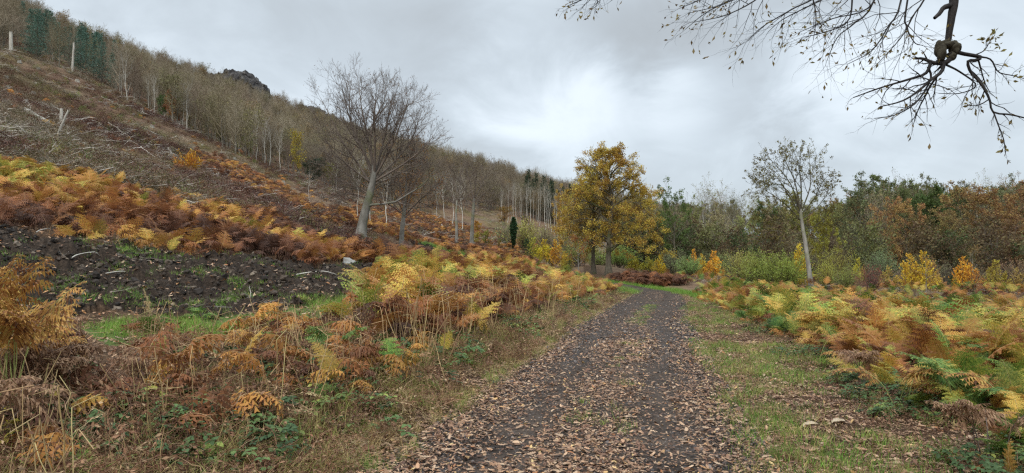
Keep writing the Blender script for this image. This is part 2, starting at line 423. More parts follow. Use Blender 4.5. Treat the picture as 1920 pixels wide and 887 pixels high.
GREEN = [(150,615),(250,600),(330,590),(430,592),(560,562),(640,545),(655,572),(640,590),(540,610),(450,640),(330,645),(200,650)]
def Hb(x, y):
    z = H0(x, y)
    sh = np.shape(z); x = np.ravel(x); y = np.ravel(y); z = np.ravel(z).copy()
    d, s = track_d(x, y)
    w = sstep(1.5, 2.6, np.abs(d))
    z0 = z * sstep(46, 60, y)
    z = z0 * (1 - w) + z * w
    r = np.hypot(x, y)
    off = sstep(1.7, 3.5, np.abs(d))
    z += off * (fbm(x * .6, y * .6, 3, 5) - .5) * .22 * sstep(3, 12, r)
    z += off * (fbm(x * .12, y * .12, 3, 9) - .5) * np.clip(r / 60, 0, 1) * 1.6
    z += sstep(120, 260, r) * (fbm(x * .02, y * .02, 4, 13) - .5) * 7 * sstep(10, 30, z)
    return z.reshape(sh), d, s
def soil_mask(x, y, z):
    px, py = proj(x, y, z)
    wob = (fbm(x * .8, y * .8, 3, 31) - .5) * 26
    m = (inpoly(px, py + wob, SOIL) & (y < 40) & (y > 5)) | ((inpoly(px, py + wob * .2, SOIL2) | inpoly(px, py + wob * .2, SOIL3)) & (y < 75) & (y > 38))
    return m
def Hd(x, y):
    z, d, s = Hb(x, y)
    sh = np.shape(z); xr = np.ravel(x); yr = np.ravel(y); zr = np.ravel(z).copy()
    m = soil_mask(xr, yr, zr) * 1.0
    zr += m * ((fbm(xr * 2.6, yr * 2.6, 5, 41, .68) - .5) * .75 + .05)
    r = np.hypot(xr, yr)
    zr += (np.abs(d) > 1.7) * (fbm(xr * 5, yr * 5, 2, 43) - .5) * .05 * (r < 30)
    # wheel ruts in the track
    ad = np.abs(d); zr -= .025 * np.exp(-((ad - .75) / .22) ** 2) * (ad < 1.6)
    return zr.reshape(sh), d, s, m.reshape(sh)
def Z(x, y): return Hd(np.atleast_1d(x), np.atleast_1d(y))[0]
def ground(px, py, ymin=3, ymax=900):
    Ys = np.geomspace(ymin, ymax, 700)
    P = np.array([at(px, py, Y) for Y in Ys]); h = Hb(P[:, 0], P[:, 1])[0]
    b = np.nonzero(P[:, 2] < h)[0]
    k = b[0] if len(b) else len(Ys) - 1
    return np.array([P[k, 0], P[k, 1], h[k]])
def base(px, Y):
    """ground point seen in column px at depth Y"""
    x = (px - CX) / F * Y
    return np.array([x, Y, float(Z(x, Y)[0])])

# ground mesh: polar grid, fine in front
def build_ground():
    a = np.concatenate([np.linspace(-pi, -.75, 40)[:-1], np.linspace(-.75, .75, 760), np.linspace(.75, pi, 40)[1:-1]])
    r = np.concatenate([[.3, 1, 1.8], np.geomspace(2.6, 60, 430), np.geomspace(60, 3000, 190)[1:]])
    na, nr = len(a), len(r)
    A, R_ = np.meshgrid(a, r)
    x = np.sin(A) * R_; y = np.cos(A) * R_
    z, d, s, m = Hd(x, y)
    V = np.stack([x, y, z], -1).reshape(-1, 3)
    i = np.arange(nr - 1)[:, None]; j = np.arange(na)[None, :]
    q = np.stack([i * na + j, i * na + (j + 1) % na, (i + 1) * na + (j + 1) % na, (i + 1) * na + j], -1).reshape(-1, 4)[:, ::-1]
    V = np.vstack([V, [[0, 0, float(Z(0., 0.)[0])]]]); c = len(V) - 1
    t = np.stack([np.full(na, c), (np.arange(na) + 1) % na, np.arange(na)], -1)[:, ::-1]
    return V, q, t, d, m
def ground_mat():
    m, t, b = mat('ground', .95, .1)
    a = t.nodes.new('ShaderNodeAttribute'); a.attribute_name = 'mask'
    sp = t.nodes.new('ShaderNodeSeparateColor'); t.links.new(a.outputs['Color'], sp.inputs[0])
    g = geo(t); pos = g.outputs['Position']
    nf = noise(t, 14, 5, .7, pos); nm = noise(t, 1.1, 5, .65, pos); nl = noise(t, .09, 4, .6, pos)
    lit = ramp(t, [(.25, (.02, .014, .010)), (.45, (.06, .036, .022)), (.62, (.13, .08, .045)), (.8, (.24, .16, .10))], nf.outputs[0]).outputs[0]  # dark humus litter, colour darkened further to put shade between the plants
    fell = ramp(t, [(.3, (.055, .033, .026)), (.45, (.13, .088, .06)), (.58, (.18, .125, .085)), (.68, (.15, .14, .075)), (.85, (.33, .28, .22))], mathn(t, 'ADD', mathn(t, 'MULTIPLY', nm.outputs[0], .55), mathn(t, 'MULTIPLY', nf.outputs[0], .45))).outputs[0]
    fl2 = ramp(t, [(.35, (1.0, .88, .82)), (.5, (1, .95, .88)), (.65, (.85, .95, .6))], nl.outputs[0]).outputs[0]
    fell = mixc(t, 1.0, fell, fl2, 'MULTIPLY')
    c = mixc(t, sp.outputs['Blue'], lit, fell)
    nmx = mathn(t, 'ADD', sp.outputs['Green'], mathn(t, 'MULTIPLY_ADD', nm.outputs[0], 1.6, -.8))
    gf = ramp(t, [(.5, (0, 0, 0)), (.7, (1, 1, 1))], nmx).outputs[0]
    gf2 = mixc(t, 1.0, gf, sp.outputs['Green'], 'MULTIPLY')
    grn = ramp(t, [(.3, (.04, .06, .018)), (.7, (.12, .17, .04))], nf.outputs[0]).outputs[0]
    c = mixc(t, gf2, c, grn)
    soil = ramp(t, [(.3, (.012, .010, .008)), (.55, (.042, .030, .022)), (.8, (.12, .085, .06))], nf.outputs[0]).outputs[0]
    c = mixc(t, sp.outputs['Red'], c, soil)
    t.links.new(c, b.inputs['Base Color'])
    bp = t.nodes.new('ShaderNodeBump'); bp.inputs['Strength'].default_value = .8; bp.inputs['Distance'].default_value = .06
    t.links.new(nf.outputs[0], bp.inputs['Height']); t.links.new(bp.outputs[0], b.inputs['Normal'])
    return m
V, q, t_, gd, gm = build_ground(); GV = V
gme = mesh_np('ground', V, q, t_, [ground_mat()])
px, py = proj(V[:, 0], V[:, 1], V[:, 2]); front = V[:, 1] > 2
green = (inpoly(px, py, GREEN) & front & (V[:, 1] < 30)) * 1.0
dall = np.append(gd.ravel(), 0)
green = np.maximum(green, ((dall < -HW) & (dall > -3.6) & (V[:, 1] < 52)) * .28)
green = np.maximum(green, ((np.abs(dall) > 1.2) & (np.abs(dall) < 4.5) & (V[:, 1] > 49) & (V[:, 1] < 70)) * 1.0)
green = np.maximum(green, ((dall > HW) & (dall < 2.6)) * .35)
fellm = sstep(24, 34, V[:, 1]) * (V[:, 0] < V[:, 1] * .1) ; fellm = np.maximum(fellm, sstep(9, 13, V[:, 0]) * 1.0)
mask = np.stack([np.append(gm.ravel(), 0), green, fellm, np.ones(len(V))], 1).astype(np.float32)
ca = gme.color_attributes.new('mask', 'FLOAT_COLOR', 'POINT'); ca.data.foreach_set('color', mask.ravel())
setp(link('ground', gme), 'rough hillside and verge ground with litter, bare soil and grass', kind='structure')

# the track: its own sheet just over the ground
def track_mat():
    m, t, b = mat('gravel_track', .9, .03)
    g = geo(t); pos = g.outputs['Position']
    vo = t.nodes.new('ShaderNodeTexVoronoi'); vo.inputs['Scale'].default_value = 45; t.links.new(pos, vo.inputs['Vector'])
    nl = noise(t, 1.3, 5, .6, pos); nf = noise(t, 30, 4, .7, pos)
    c1 = ramp(t, [(.2, (.018, .014, .012)), (.45, (.062, .044, .033)), (.62, (.108, .08, .06)), (.8, (.20, .16, .13))], nf.outputs[0]).outputs[0]
    c2 = hsv(t, vo.outputs['Color'], s=0, v=.07)
    c = mixc(t, .35, c1, c2)
    dk = ramp(t, [(.35, (.55, .52, .5)), (.65, (1.25, 1.2, 1.15))], nl.outputs[0]).outputs[0]
    c = mixc(t, 1.0, c, dk, 'MULTIPLY')
    t.links.new(c, b.inputs['Base Color'])
    t.links.new(ramp(t, [(.4, (.6, .6, .6)), (.6, (.9, .9, .9))], nl.outputs[0]).outputs[0], b.inputs['Roughness'])
    bp = t.nodes.new('ShaderNodeBump'); bp.inputs['Strength'].default_value = .7; bp.inputs['Distance'].default_value = .015
    t.links.new(vo.outputs['Distance'], bp.inputs['Height']); t.links.new(bp.outputs[0], b.inputs['Normal'])
    return m
nn = 900
PC = resample([(a, b, 0) for a, b in TRK], nn)[:, :2]; PT = nrm(np.gradient(PC, axis=0)); PN = np.stack([-PT[:, 1], PT[:, 0]], 1)
us = np.linspace(-1, 1, 27)
wl = HW * (1 + .16 * (fbm(np.arange(nn) * .12, np.zeros(nn), 3, 3) - .5)); wr = HW * (1 + .16 * (fbm(np.arange(nn) * .12, np.zeros(nn) + 9, 3, 4) - .5))
off = np.where(us[None, :] > 0, us[None, :] * wl[:, None], us[None, :] * wr[:, None])
tx = PC[:, 0:1] + PN[:, 0:1] * off; ty = PC[:, 1:2] + PN[:, 1:2] * off
tz = Hd(tx, ty)[0] + .012 + .03 * (1 - us[None, :] ** 4) * (us[None, :] ** 2 < .95)
i = np.arange(nn - 1)[:, None]; j = np.arange(26)[None, :]
tq = np.stack([i * 27 + j, i * 27 + j + 1, (i + 1) * 27 + j + 1, (i + 1) * 27 + j], -1).reshape(-1, 4)[:, ::-1]
setp(link('track', mesh_np('track', np.stack([tx, ty, tz], -1), tq, None, [track_mat()])), 'dark gravel forest track curving away to the left', kind='structure')

# ------------------------------------------------------------------ scatter (stuff only)
def proto_col(name, meshes):
    c = bpy.data.collections.new(name)
    for i, me in enumerate(meshes):
        o = bpy.data.objects.new('%s_%03d' % (name, i), me); c.objects.link(o)
    return c
def scatter_group(coll):
    g = bpy.data.node_groups.new(coll.name + '_scatter', 'GeometryNodeTree')
    g.interface.new_socket('Geometry', in_out='INPUT', socket_type='NodeSocketGeometry')
    g.interface.new_socket('Geometry', in_out='OUTPUT', socket_type='NodeSocketGeometry')
    gi = g.nodes.new('NodeGroupInput'); go = g.nodes.new('NodeGroupOutput')
    ci = g.nodes.new('GeometryNodeCollectionInfo'); ci.inputs[0].default_value = coll; ci.inputs[1].default_value = True; ci.inputs[2].default_value = True
    ip = g.nodes.new('GeometryNodeInstanceOnPoints'); ip.inputs['Pick Instance'].default_value = True
    def na(n, t):
        a = g.nodes.new('GeometryNodeInputNamedAttribute'); a.data_type = t; a.inputs[0].default_value = n; return a.outputs[0]
    e2r = g.nodes.new('FunctionNodeEulerToRotation')
    g.links.new(na('rot', 'FLOAT_VECTOR'), e2r.inputs[0]); g.links.new(e2r.outputs[0], ip.inputs['Rotation'])
    g.links.new(na('scl', 'FLOAT_VECTOR'), ip.inputs['Scale']); g.links.new(na('idx', 'INT'), ip.inputs['Instance Index'])
    g.links.new(gi.outputs[0], ip.inputs['Points']); g.links.new(ci.outputs[0], ip.inputs['Instance']); g.links.new(ip.outputs[0], go.inputs[0])
    return g
GC = {}
def scatter(name, coll, P, yaw=None, tilt=.15, scl=1, tint=.5, idx=None, label=None, kind='stuff', rot=None):
    n = len(P)
    if n == 0: return
    me = bpy.data.meshes.new(name); me.vertices.add(n); me.vertices.foreach_set('co', np.asarray(P, np.float32).ravel())
    if rot is None:
        rot = np.stack([rng.normal(0, tilt, n), rng.normal(0, tilt, n), rng.random(n) * 2 * pi if yaw is None else yaw], 1)
    s = np.asarray(scl, float)
    if s.ndim == 0: s = np.full(n, float(s))
    if s.ndim == 1: s = np.repeat(s[:, None], 3, 1)
    me.attributes.new('rot', 'FLOAT_VECTOR', 'POINT').data.foreach_set('vector', rot.astype(np.float32).ravel())
    me.attributes.new('scl', 'FLOAT_VECTOR', 'POINT').data.foreach_set('vector', s.astype(np.float32).ravel())
    k = len(coll.objects)
    me.attributes.new('idx', 'INT', 'POINT').data.foreach_set('value', (rng.integers(0, k, n) if idx is None else idx).astype(np.int32))
    me.attributes.new('tint', 'FLOAT', 'POINT').data.foreach_set('value', np.broadcast_to(np.clip(tint, 0, 1), (n,)).astype(np.float32))
    o = link(name, me)
    md = o.modifiers.new('scatter', 'NODES')
    if coll.name not in GC: GC[coll.name] = scatter_group(coll)
    md.node_group = GC[coll.name]
    return setp(o, label, kind=kind)

# ---- prototypes
def frond_mesh(rg, L_=.8, stem=.5, pairs=13, pin=9, arch=.8, curl=0., crum=0., mb=None, origin=(0, 0, 0), yaw=0, lean=.15, final=True):
    own = mb is None
    if own: mb = MB()
    # rachis
    K = 16; tot = stem + L_; p = np.zeros(3); a = pi / 2 - lean; pts = [p.copy()]
    for k in range(1, K):
        s = k / (K - 1) * tot
        if s > stem * .8: a -= arch * 2.4 / K * (1 + curl)
        p = p + np.array([cos(a), rg.normal(0, .02 + crum * .05), sin(a)]) * tot / (K - 1); pts.append(p.copy())
    pts = np.array(pts)
    tubes(mb, pts[None], np.linspace(.006, .0015, K)[None], 4, m=1)
    for i in range(pairs):
        u = (i + .3) / pairs; s = stem + u * L_; f = s / tot * (K - 1); k = min(int(f), K - 2); fr = f - k
        p0 = pts[k] * (1 - fr) + pts[k + 1] * fr; tg = nrm(pts[k + 1] - pts[k])
        side = nrm(np.cross(tg, [0, 0, 1.])) if abs(tg[2]) < .98 else np.array([0, 1., 0]); up = np.cross(side, tg)
        ln = L_ * .48 * (1 - u) ** .8 * (.8 + .4 * rg.random()) * min(1, .65 + 3 * u) + .02
        for sg in (-1, 1):
            d = nrm(side * sg + tg * (.35 + .2 * rg.random()) + up * rg.normal(.05, .12 + crum * .4))
            drp = rg.uniform(.1, .5) + crum * rg.uniform(.2, 1.6)
            m_ = max(4, int(pin * (1 - u * .6)))
            vs = np.linspace(0, 1, m_ + 1)
            ax = p0 + d * ln * vs[:, None] + np.outer(vs ** 2, [0, 0, -1]) * ln * drp * .5
            w = nrm(np.cross(d, up)); upn = np.cross(w, d)
            for j in range(m_):
                c0 = ax[j]; c1 = ax[j + 1]; pl = ln * .27 * (1 - vs[j]) ** .8 + .007
                for s2 in (-1, 1):
                    tip = (c0 + c1) * .5 + w * s2 * pl + (c1 - c0) * .5 + np.array([0, 0, -1]) * pl * rg.uniform(0, .3 + curl + crum * 1.2) + upn * rg.normal(0, .1 + crum * .4) * pl
                    mb.add([c0, c0 + (c1 - c0) * .88, tip], None, [[0, 1, 2]], 0)
    if not own: return
    return mb.mesh('bracken_frond', [M_BRACKEN, M_STEM], smooth=False)
rg = np.random.default_rng(3)
FR_FRESH = proto_col('bracken_fresh', [frond_mesh(rg, rg.uniform(.65, .95), rg.uniform(.25, .6), 11, 7, rg.uniform(.5, 1.0)) for _ in range(6)])
FR_NEAR = proto_col('bracken_near', [frond_mesh(rg, rg.uniform(.6, .95), rg.uniform(.25, .6), 15, 14, rg.uniform(.5, 1.0), .1, .12) for _ in range(6)])
FR_CRUM = proto_col('bracken_crumpled', [frond_mesh(rg, rg.uniform(.5, .8), rg.uniform(.2, .5), 10, 6, rg.uniform(.9, 1.6), .5, .6) for _ in range(6)])

def strips(mb, n, rg, h=.3, w=.006, spread=.1, lean=.5, seg=4, m=0, droop=.6):
    """tapering grass blades or stems"""
    b = np.stack([rg.normal(0, spread, n), rg.normal(0, spread, n), np.zeros(n)], 1)
    az = rg.random(n) * 2 * pi; ln = h * (.5 + .8 * rg.random(n)); th = np.abs(rg.normal(0, lean, n))
    hd = np.stack([np.cos(az), np.sin(az), np.zeros(n)], 1); sd = np.stack([-np.sin(az), np.cos(az), np.zeros(n)], 1)
    V = []
    for k in range(seg + 1):
        u = k / seg; a = th + droop * u * u * (rg.random(n) if k == -1 else 1)
        if k == 0: p = b.copy()
        else: p = p + (hd * np.sin(a)[:, None] + np.array([0, 0, 1]) * np.cos(a)[:, None]) * (ln / seg)[:, None]
        ww = w * (1 - .85 * u) * .5
        V.append(np.stack([p - sd * ww, p + sd * ww], 1))
    V = np.stack(V, 1)
    k = np.arange(seg)[:, None]
    q = np.concatenate([2 * k, 2 * k + 1, 2 * k + 3, 2 * k + 2], 1)
    Q = (np.arange(n)[:, None, None] * 2 * (seg + 1) + q[None]).reshape(-1, 4)
    mb.add(V, Q, None, m)
def grass_mesh(rg, **k):
    mb = MB(); strips(mb, k.pop('n', 40), rg, **k); return mb.mesh('grass_tuft', [M_GRASS])
GR_SHORT = proto_col('short_grass', [grass_mesh(rg, n=36, h=.11, w=.006, spread=.09, lean=.5) for _ in range(4)])
GR_LONG = proto_col('long_grass', [grass_mesh(rg, n=45, h=.34, w=.006, spread=.08, lean=.55, droop=1.1) for _ in range(5)])

def tangle_mesh(rg, n=34):
    mb = MB()
    P = rg.normal(0, .16, (n, 3)); P[:, 2] = np.abs(P[:, 2]) * 1.3
    d = nrm(rg.normal(0, 1, (n, 3)) * [1, 1, .6]); K = 6; O = np.empty((n, K, 3)); O[:, 0] = P
    for k in range(1, K):
        d = nrm(d + rg.normal(0, .35, (n, 3))); P = P + d * .06; O[:, k] = P
    O[..., 2] = np.abs(O[..., 2])
    tubes(mb, O, np.full((n, K), .003) * np.linspace(1.2, .5, K), 3)
    c, dd = pts_on(O, 150, rg); leaves(mb, c[:80], .05, 0, .4, D=dd[:80], rg=rg)
    return mb.mesh('dead_tangle', [M_TANGLE])
TANG = proto_col('dead_tangle', [tangle_mesh(rg) for _ in range(5)])
M_SCRUB = tint_mat('hill_scrub', [(0, (.085, .042, .036)), (.25, (.16, .078, .058)), (.45, (.23, .135, .09)), (.6, (.13, .13, .06)), (.75, (.24, .18, .11)), (1, (.36, .30, .23))], .1)
def scrub_mesh(rg):
    me = tangle_mesh(rg); me.materials.clear(); me.materials.append(M_SCRUB); return me
SCRUB = proto_col('hill_scrub', [scrub_mesh(rg) for _ in range(5)])

def stalk_mesh(rg):
    mb = MB(); n = rg.integers(1, 3)
    for _ in range(n):
        h = rg.uniform(.45, .95); l = rg.normal(0, .18, 2); b = rg.normal(0, .05, 2)
        P = np.array([[b[0] + l[0] * u * h + rg.normal(0, .006), b[1] + l[1] * u * h + rg.normal(0, .006), u * h] for u in np.linspace(0, 1, 6)])
        if rg.random() < .4:
            e = P[-1] + nrm(rg.normal(0, 1, 3)) * np.array([.25, .25, .12]); P = np.vstack([P, P[-1] * .6 + e * .4, e])
        else: P = np.vstack([P, P[-1] + [0, 0, .01], P[-1] + [0, 0, .02]])
        tubes(mb, P[None], np.linspace(.006, .0033, len(P))[None], 4)
    return mb.mesh('straw_stalk', [M_STEM])
STALK = proto_col('straw_stalk', [stalk_mesh(rg) for _ in range(7)])

def oakleaf(rg, mb, c=np.zeros(3), size=.1):
    prof = np.array([0, .12, .30, .17, .42, .22, .40, .2, .24, 0]) * .52; ys = np.linspace(0, 1, 10)
    cv = rg.uniform(-.5, .9); ct = rg.uniform(-.6, .8); tw = rg.normal(0, .25)
    V = []
    for y, w in zip(ys, prof):
        z0 = ct * (y - .5) ** 2 * .5
        for s in (-1, 0, 1):
            V.append([s * w * (1 + .1 * rg.normal()), y - .5, z0 + cv * (s * w) ** 2 * 2 + tw * s * w * (y - .5)])
    V = np.array(V) * size; k = np.arange(9)[:, None] * 3
    Q = np.concatenate([np.concatenate([k, k + 1, k + 4, k + 3], 1), np.concatenate([k + 1, k + 2, k + 5, k + 4], 1)])
    mb.add(V + c, Q, None, 0)
def oakleaf_mesh(rg): mb = MB(); oakleaf(rg, mb); return mb.mesh('oak_leaf', [M_LITTER])
OLEAF = proto_col('oak_leaf', [oakleaf_mesh(rg) for _ in range(8)])

def bramble_mesh(rg):
    mb = MB()
    P, R = resample([(0, 0, 0), (.12, .03, .16), (.28, 0, .2), (.45, -.04, .1)], 9), None
    tubes(mb, P[None], np.linspace(.004, .002, 9)[None], 4, m=1)
    for k in range(1, 9):
        az = rg.random() * 2 * pi; st = nrm(np.array([cos(az), sin(az), rg.uniform(.1, .9)])); c = P[k] + st * .05
        tubes(mb, np.array([[P[k], c]]), np.full((1, 2), .0015), 3, m=1)
        for a in (0, 1.25, -1.25, 2.2, -2.2)[:rg.choice([3, 5])]:
            d = nrm(np.array([cos(az + a), sin(az + a), rg.uniform(-.35, .25)])); s = .05 * rg.uniform(.8, 1.25)
            w = nrm(np.cross(d, [0, 0, 1.])); up = np.cross(w, d)
            ys = [0, .25, .6, .85, 1]; ws = [.05, .36, .38, .2, 0]; V = []
            for y, x in zip(ys, ws):
                for q_ in (-1, 0, 1): V.append(c + d * (.1 + y) * s * 1.1 + w * q_ * x * s + up * (abs(q_) * x * .35 - y * y * .25) * s)
            kk = np.arange(4)[:, None] * 3
            Q = np.concatenate([np.concatenate([kk, kk + 1, kk + 4, kk + 3], 1), np.concatenate([kk + 1, kk + 2, kk + 5, kk + 4], 1)])
            mb.add(V, Q, None, 0)
    return mb.mesh('bramble', [M_BRAMBLE, M_TANGLE])
BRAM = proto_col('bramble', [bramble_mesh(rg) for _ in range(5)])

def stick_mesh(rg):
    mb = MB(); ln = rg.uniform(1.2, 3); K = 7
    P = np.zeros((K, 3)); P[:, 0] = np.linspace(-ln / 2, ln / 2, K); P[:, 1] = np.cumsum(rg.normal(0, .06, K)); P[:, 2] = .06 + np.abs(np.cumsum(rg.normal(0, .05, K)))
    R = np.linspace(1, .3, K) * rg.uniform(.018, .045)
    tubes(mb, P[None], R[None], 5)
    O, OR = branch(P[None], R[None], 9, .15, 1, 45, 15, .28, .5, 4, .12, .02, rg=rg); O[..., 2] = np.maximum(O[..., 2], .01)
    tubes(mb, O, OR, 3)
    return mb.mesh('cut_branch', [M_BRASH])
STICK = proto_col('cut_branch', [stick_mesh(rg) for _ in range(8)])

def lump_mesh(rg, mt, name, flat=.8):
    import bmesh
    bm = bmesh.new(); bmesh.ops.create_icosphere(bm, subdivisions=2, radius=1)
    for v in bm.verts: v.co *= 1 + rg.normal(0, .2)
    for v in bm.verts: v.co.z *= flat
    me = bpy.data.meshes.new(name); bm.to_mesh(me); bm.free(); me.materials.append(mt); return me
CLOD = proto_col('soil_clod', [lump_mesh(rg, M_SOILC, 'soil_clod') for _ in range(5)])
STONE = proto_col('gravel_stone', [lump_mesh(rg, M_STONE, 'gravel_stone', .6) for _ in range(4)])

# ---- sampling in world space
def sample(x0, x1, y0, y1, dens):
    n = int((x1 - x0) * (y1 - y0) * dens)
    return rng.uniform(x0, x1, n), rng.uniform(y0, y1, n)
def bands(bl, xr=(-1.0, 1.0)):
    """bl: (y0,y1,density); x from xr*y with a margin"""
    X, Y = [], []
    for y0, y1, d in bl:
        x, y = sample(xr[0] * y1 * .78 - 2, xr[1] * y1 * .78 + 2, y0, y1, d); k = (np.abs(x) < y * .80 + 1.5); X.append(x[k]); Y.append(y[k])
    X = np.concatenate(X); Y = np.concatenate(Y); z, d, s, m = Hd(X, Y); px, py = proj(X, Y, z)
    return X, Y, z, d, m > .5, px, py
def P3(*a): return np.stack(a, 1)

# leaves on and beside the track
x, y, z, d, m, px, py = bands([(2.5, 6, 2100), (6, 10, 1500), (10, 16, 800), (16, 28, 300), (28, 50, 100)], (-.45, .8))
ad = np.abs(d)
lane = np.exp(-((ad - .72 - .12 * np.sin(y * .5)) / .30) ** 2) * (.55 + .7 * fbm(x * .9, y * .35, 2, 78))
dens = np.where(ad < HW, 1 - .88 * lane, 1.0) * (.45 + .9 * fbm(x * 1.1, y * 1.1, 3, 77)) 
dens = np.where((d > 0) & (ad > 1.1), dens * 1.15, dens)
dens *= np.where(ad > 2.3, np.clip(1 - (ad - 2.8) * .4, .3, 1), 1)
dens *= np.where((ad < HW), 1 - .55 * sstep(14, 30, y), 1)
k = (rng.random(len(x)) < dens * .95) & (ad < 6) & ~m
x, y, z, ad = x[k], y[k], z[k], ad[k]
zz = z + np.where(ad < HW, .045, .02) + rng.random(len(x)) * .02
ti = np.clip(rng.beta(1.4, 1.8, len(x)), 0, .8); ti = np.where(rng.random(len(x)) < .06, rng.uniform(.84, 1, len(x)), ti)
scatter('fallen_leaves', OLEAF, P3(x, y, zz), None, .25, np.clip(.37 * np.exp(rng.normal(0, .42, len(x))), .13, 1.05) * np.where(y > 12, 1.25, 1), ti, label='brown and tan oak leaves strewn over the gravel track')
# loose stones
x, y, z, d, m, px, py = bands([(2.5, 7, 900), (7, 12, 500), (12, 22, 220), (22, 34, 70)], (-.3, .6))
k = np.abs(d) < HW * 1.02
x, y, z, d = x[k], y[k], z[k], d[k]
scatter('gravel', STONE, P3(x, y, z + .036), None, .5, rng.uniform(.004, .013, len(x)) * np.where(y > 12, 1.7, 1) * (1 + 1.2 * (rng.random(len(x)) < .03)), rng.random(len(x)) ** 1.5, label='small dark loose stones of the gravel track')

# right verge: short grass and litter
x, y, z, d, m, px, py = bands([(2.5, 8, 100), (8, 16, 65), (16, 30, 32), (30, 52, 14)], (-.1, .9))
g = fbm(x * .8, y * .8, 3, 21)
k = (d < -1.35) & (d > -4.6) & (rng.random(len(x)) < np.clip((g - .38) * 3.4, .10, .85))
scatter('verge_grass', GR_SHORT, P3(x, y, z)[k], None, .2, rng.uniform(.5, 1.15, k.sum()), np.clip(.28 + (rng.random(k.sum()) - .4) * .7, 0, 1), label='short green and straw grass of the right hand verge')
k = (d < -1.5) & (d > -5) & (rng.random(len(x)) < .42)
scatter('verge_litter', TANG, P3(x, y, z - .02)[k], None, .2, P3(np.full(k.sum(), .55), np.full(k.sum(), .55), np.full(k.sum(), .13)), rng.uniform(.15, .8, k.sum()), label='flattened dead bracken litter lying on the right verge')
# far green corner where the track bends
x, y, z, d, m, px, py = bands([(46, 74, 9)], (-.2, .5))
k = (np.abs(d) > 1.2) & (np.abs(d) < 5)
scatter('corner_grass', GR_SHORT, P3(x, y, z)[k], None, .2, rng.uniform(1.5, 2.6, k.sum()), rng.uniform(.15, .4, k.sum()), label='bright green grass along the far bend of the track')
# tufts in the middle of the track
x, y, z, d, m, px, py = bands([(5, 12, 26), (12, 40, 16)], (-.2, .6))
k = (np.abs(d + .05) < .28) & (fbm(x * .5, y * .5, 3, 61) > .54 - .08 * (y > 13) * (y < 32))
scatter('track_grass', GR_SHORT, P3(x, y, z + .03)[k], None, .2, rng.uniform(.4, .85, k.sum()), rng.uniform(.15, .6, k.sum()), label='thin grass tufts growing along the middle of the track')

# right bracken bank
x, y, z, d, m, px, py = bands([(3.5, 9, 34), (9, 18, 26), (18, 34, 15), (34, 54, 8)], (.1, 1.1))
w = 3.45 - .7 * sstep(14, 34, y) + (fbm(y * .4, y * 0, 2, 8) - .5) * 1.0
k = (d < -w) & (d > -w - 4.2 - .05 * y) & (rng.random(len(x)) < .40 + 1.3 * (fbm(x * .5, y * .5, 2, 15) - .3))
x, y, z, d = x[k], y[k], z[k], d[k]; edge = -d - 3.45 + .7 * sstep(14, 34, y)
tn = .31 + (fbm(x * .45, y * .45, 3, 18) - .5) * 1.2 + rng.normal(0, .15, len(x)) + .1 * sstep(14, 30, y)
yaw = rng.random(len(x)) * 2 * pi
hgt = 1.08 * rng.uniform(.55, 1.0, len(x)) * (.55 + .45 * sstep(0, 1.2, edge)) * np.where(y < 8, .85, 1)
kk = (rng.random(len(x)) < .72) & (y >= 13)
scatter('bracken', FR_FRESH, P3(x, y, z - .05)[kk], yaw[kk], .2, hgt[kk], tn[kk], label='yellow and green bracken bank right of the track')
kn = (rng.random(len(x)) < .72) & (y < 13)
scatter('bracken', FR_NEAR, P3(x, y, z - .05)[kn], yaw[kn], .2, hgt[kn] * .92, tn[kn], label='nearest yellow and green bracken of the right hand bank')
kk = kk | kn
kk = ~kk
scatter('bracken', FR_CRUM, P3(x, y, z - .05)[kk], yaw[kk], .25, hgt[kk] * .9, tn[kk] * .3 + .62, label='withered brown fronds under the right hand bracken bank')
x, y, z, d, m, px, py = bands([(3.5, 9, 34), (9, 20, 20)], (.1, 1.1))
k = (d < -2.9) & (d > -4.2) & (rng.random(len(x)) < .9 * (fbm(x * .8, y * .6, 2, 601) > .45))
scatter('brambles', BRAM, P3(x, y, z)[k], None, .2, rng.uniform(.5, .85, k.sum()), rng.uniform(0, .8, k.sum()), label='dark green brambles at the foot of the right bracken')
# rough ground beyond the right bank
x, y, z, d, m, px, py = bands([(10, 26, 3.2), (26, 50, 2.4), (50, 80, .9)], (.2, 1.1))
k = (x > 8.5 + y * .09) & (rng.random(len(x)) < 1.0 * fbm(x * .25, y * .25, 3, 19)) & (d < -8)
scatter('rough_vegetation', SCRUB, P3(x, y, z)[k], None, .2, P3(*[rng.uniform(1.2, 2.6, k.sum())] * 2, rng.uniform(.5, 1.4, k.sum())), rng.random(k.sum()), label='dull brown brush beyond the right bracken bank')
kk = k & (rng.random(len(x)) < .45)
scatter('brash', STICK, P3(x, y, z + .1)[kk], None, .15, rng.uniform(.5, 1.0, kk.sum()), rng.uniform(0, .6, kk.sum()), label='grey cut branches heaped beyond the right bracken')
kk = (x > 8.5 + y * .09) & (d < -8) & (fbm(x * .2, y * .2, 2, 119) > .5)
kk2 = (x > 8.5 + y * .09) & (d < -8) & (fbm(x * .16, y * .22, 2, 219) > .52)
scatter('bracken', FR_FRESH, P3(x, y, z)[kk2], None, .2, rng.uniform(.6, .95, kk2.sum()), rng.uniform(.05, .7, kk2.sum()), label='green and tan bracken scattered over the rough ground at right')
scatter('bracken', FR_CRUM, P3(x, y, z)[kk], None, .2, rng.uniform(.7, 1.1, kk.sum()), rng.uniform(.55, 1, kk.sum()), label='rust brown bracken on the rough ground at right')
kk = k & (rng.random(len(x)) < .35)
scatter('rough_grass', GR_LONG, P3(x, y, z)[kk], None, .2, rng.uniform(1, 2, kk.sum()), rng.uniform(.3, 1, kk.sum()), label='tufted grass on the rough ground at right')

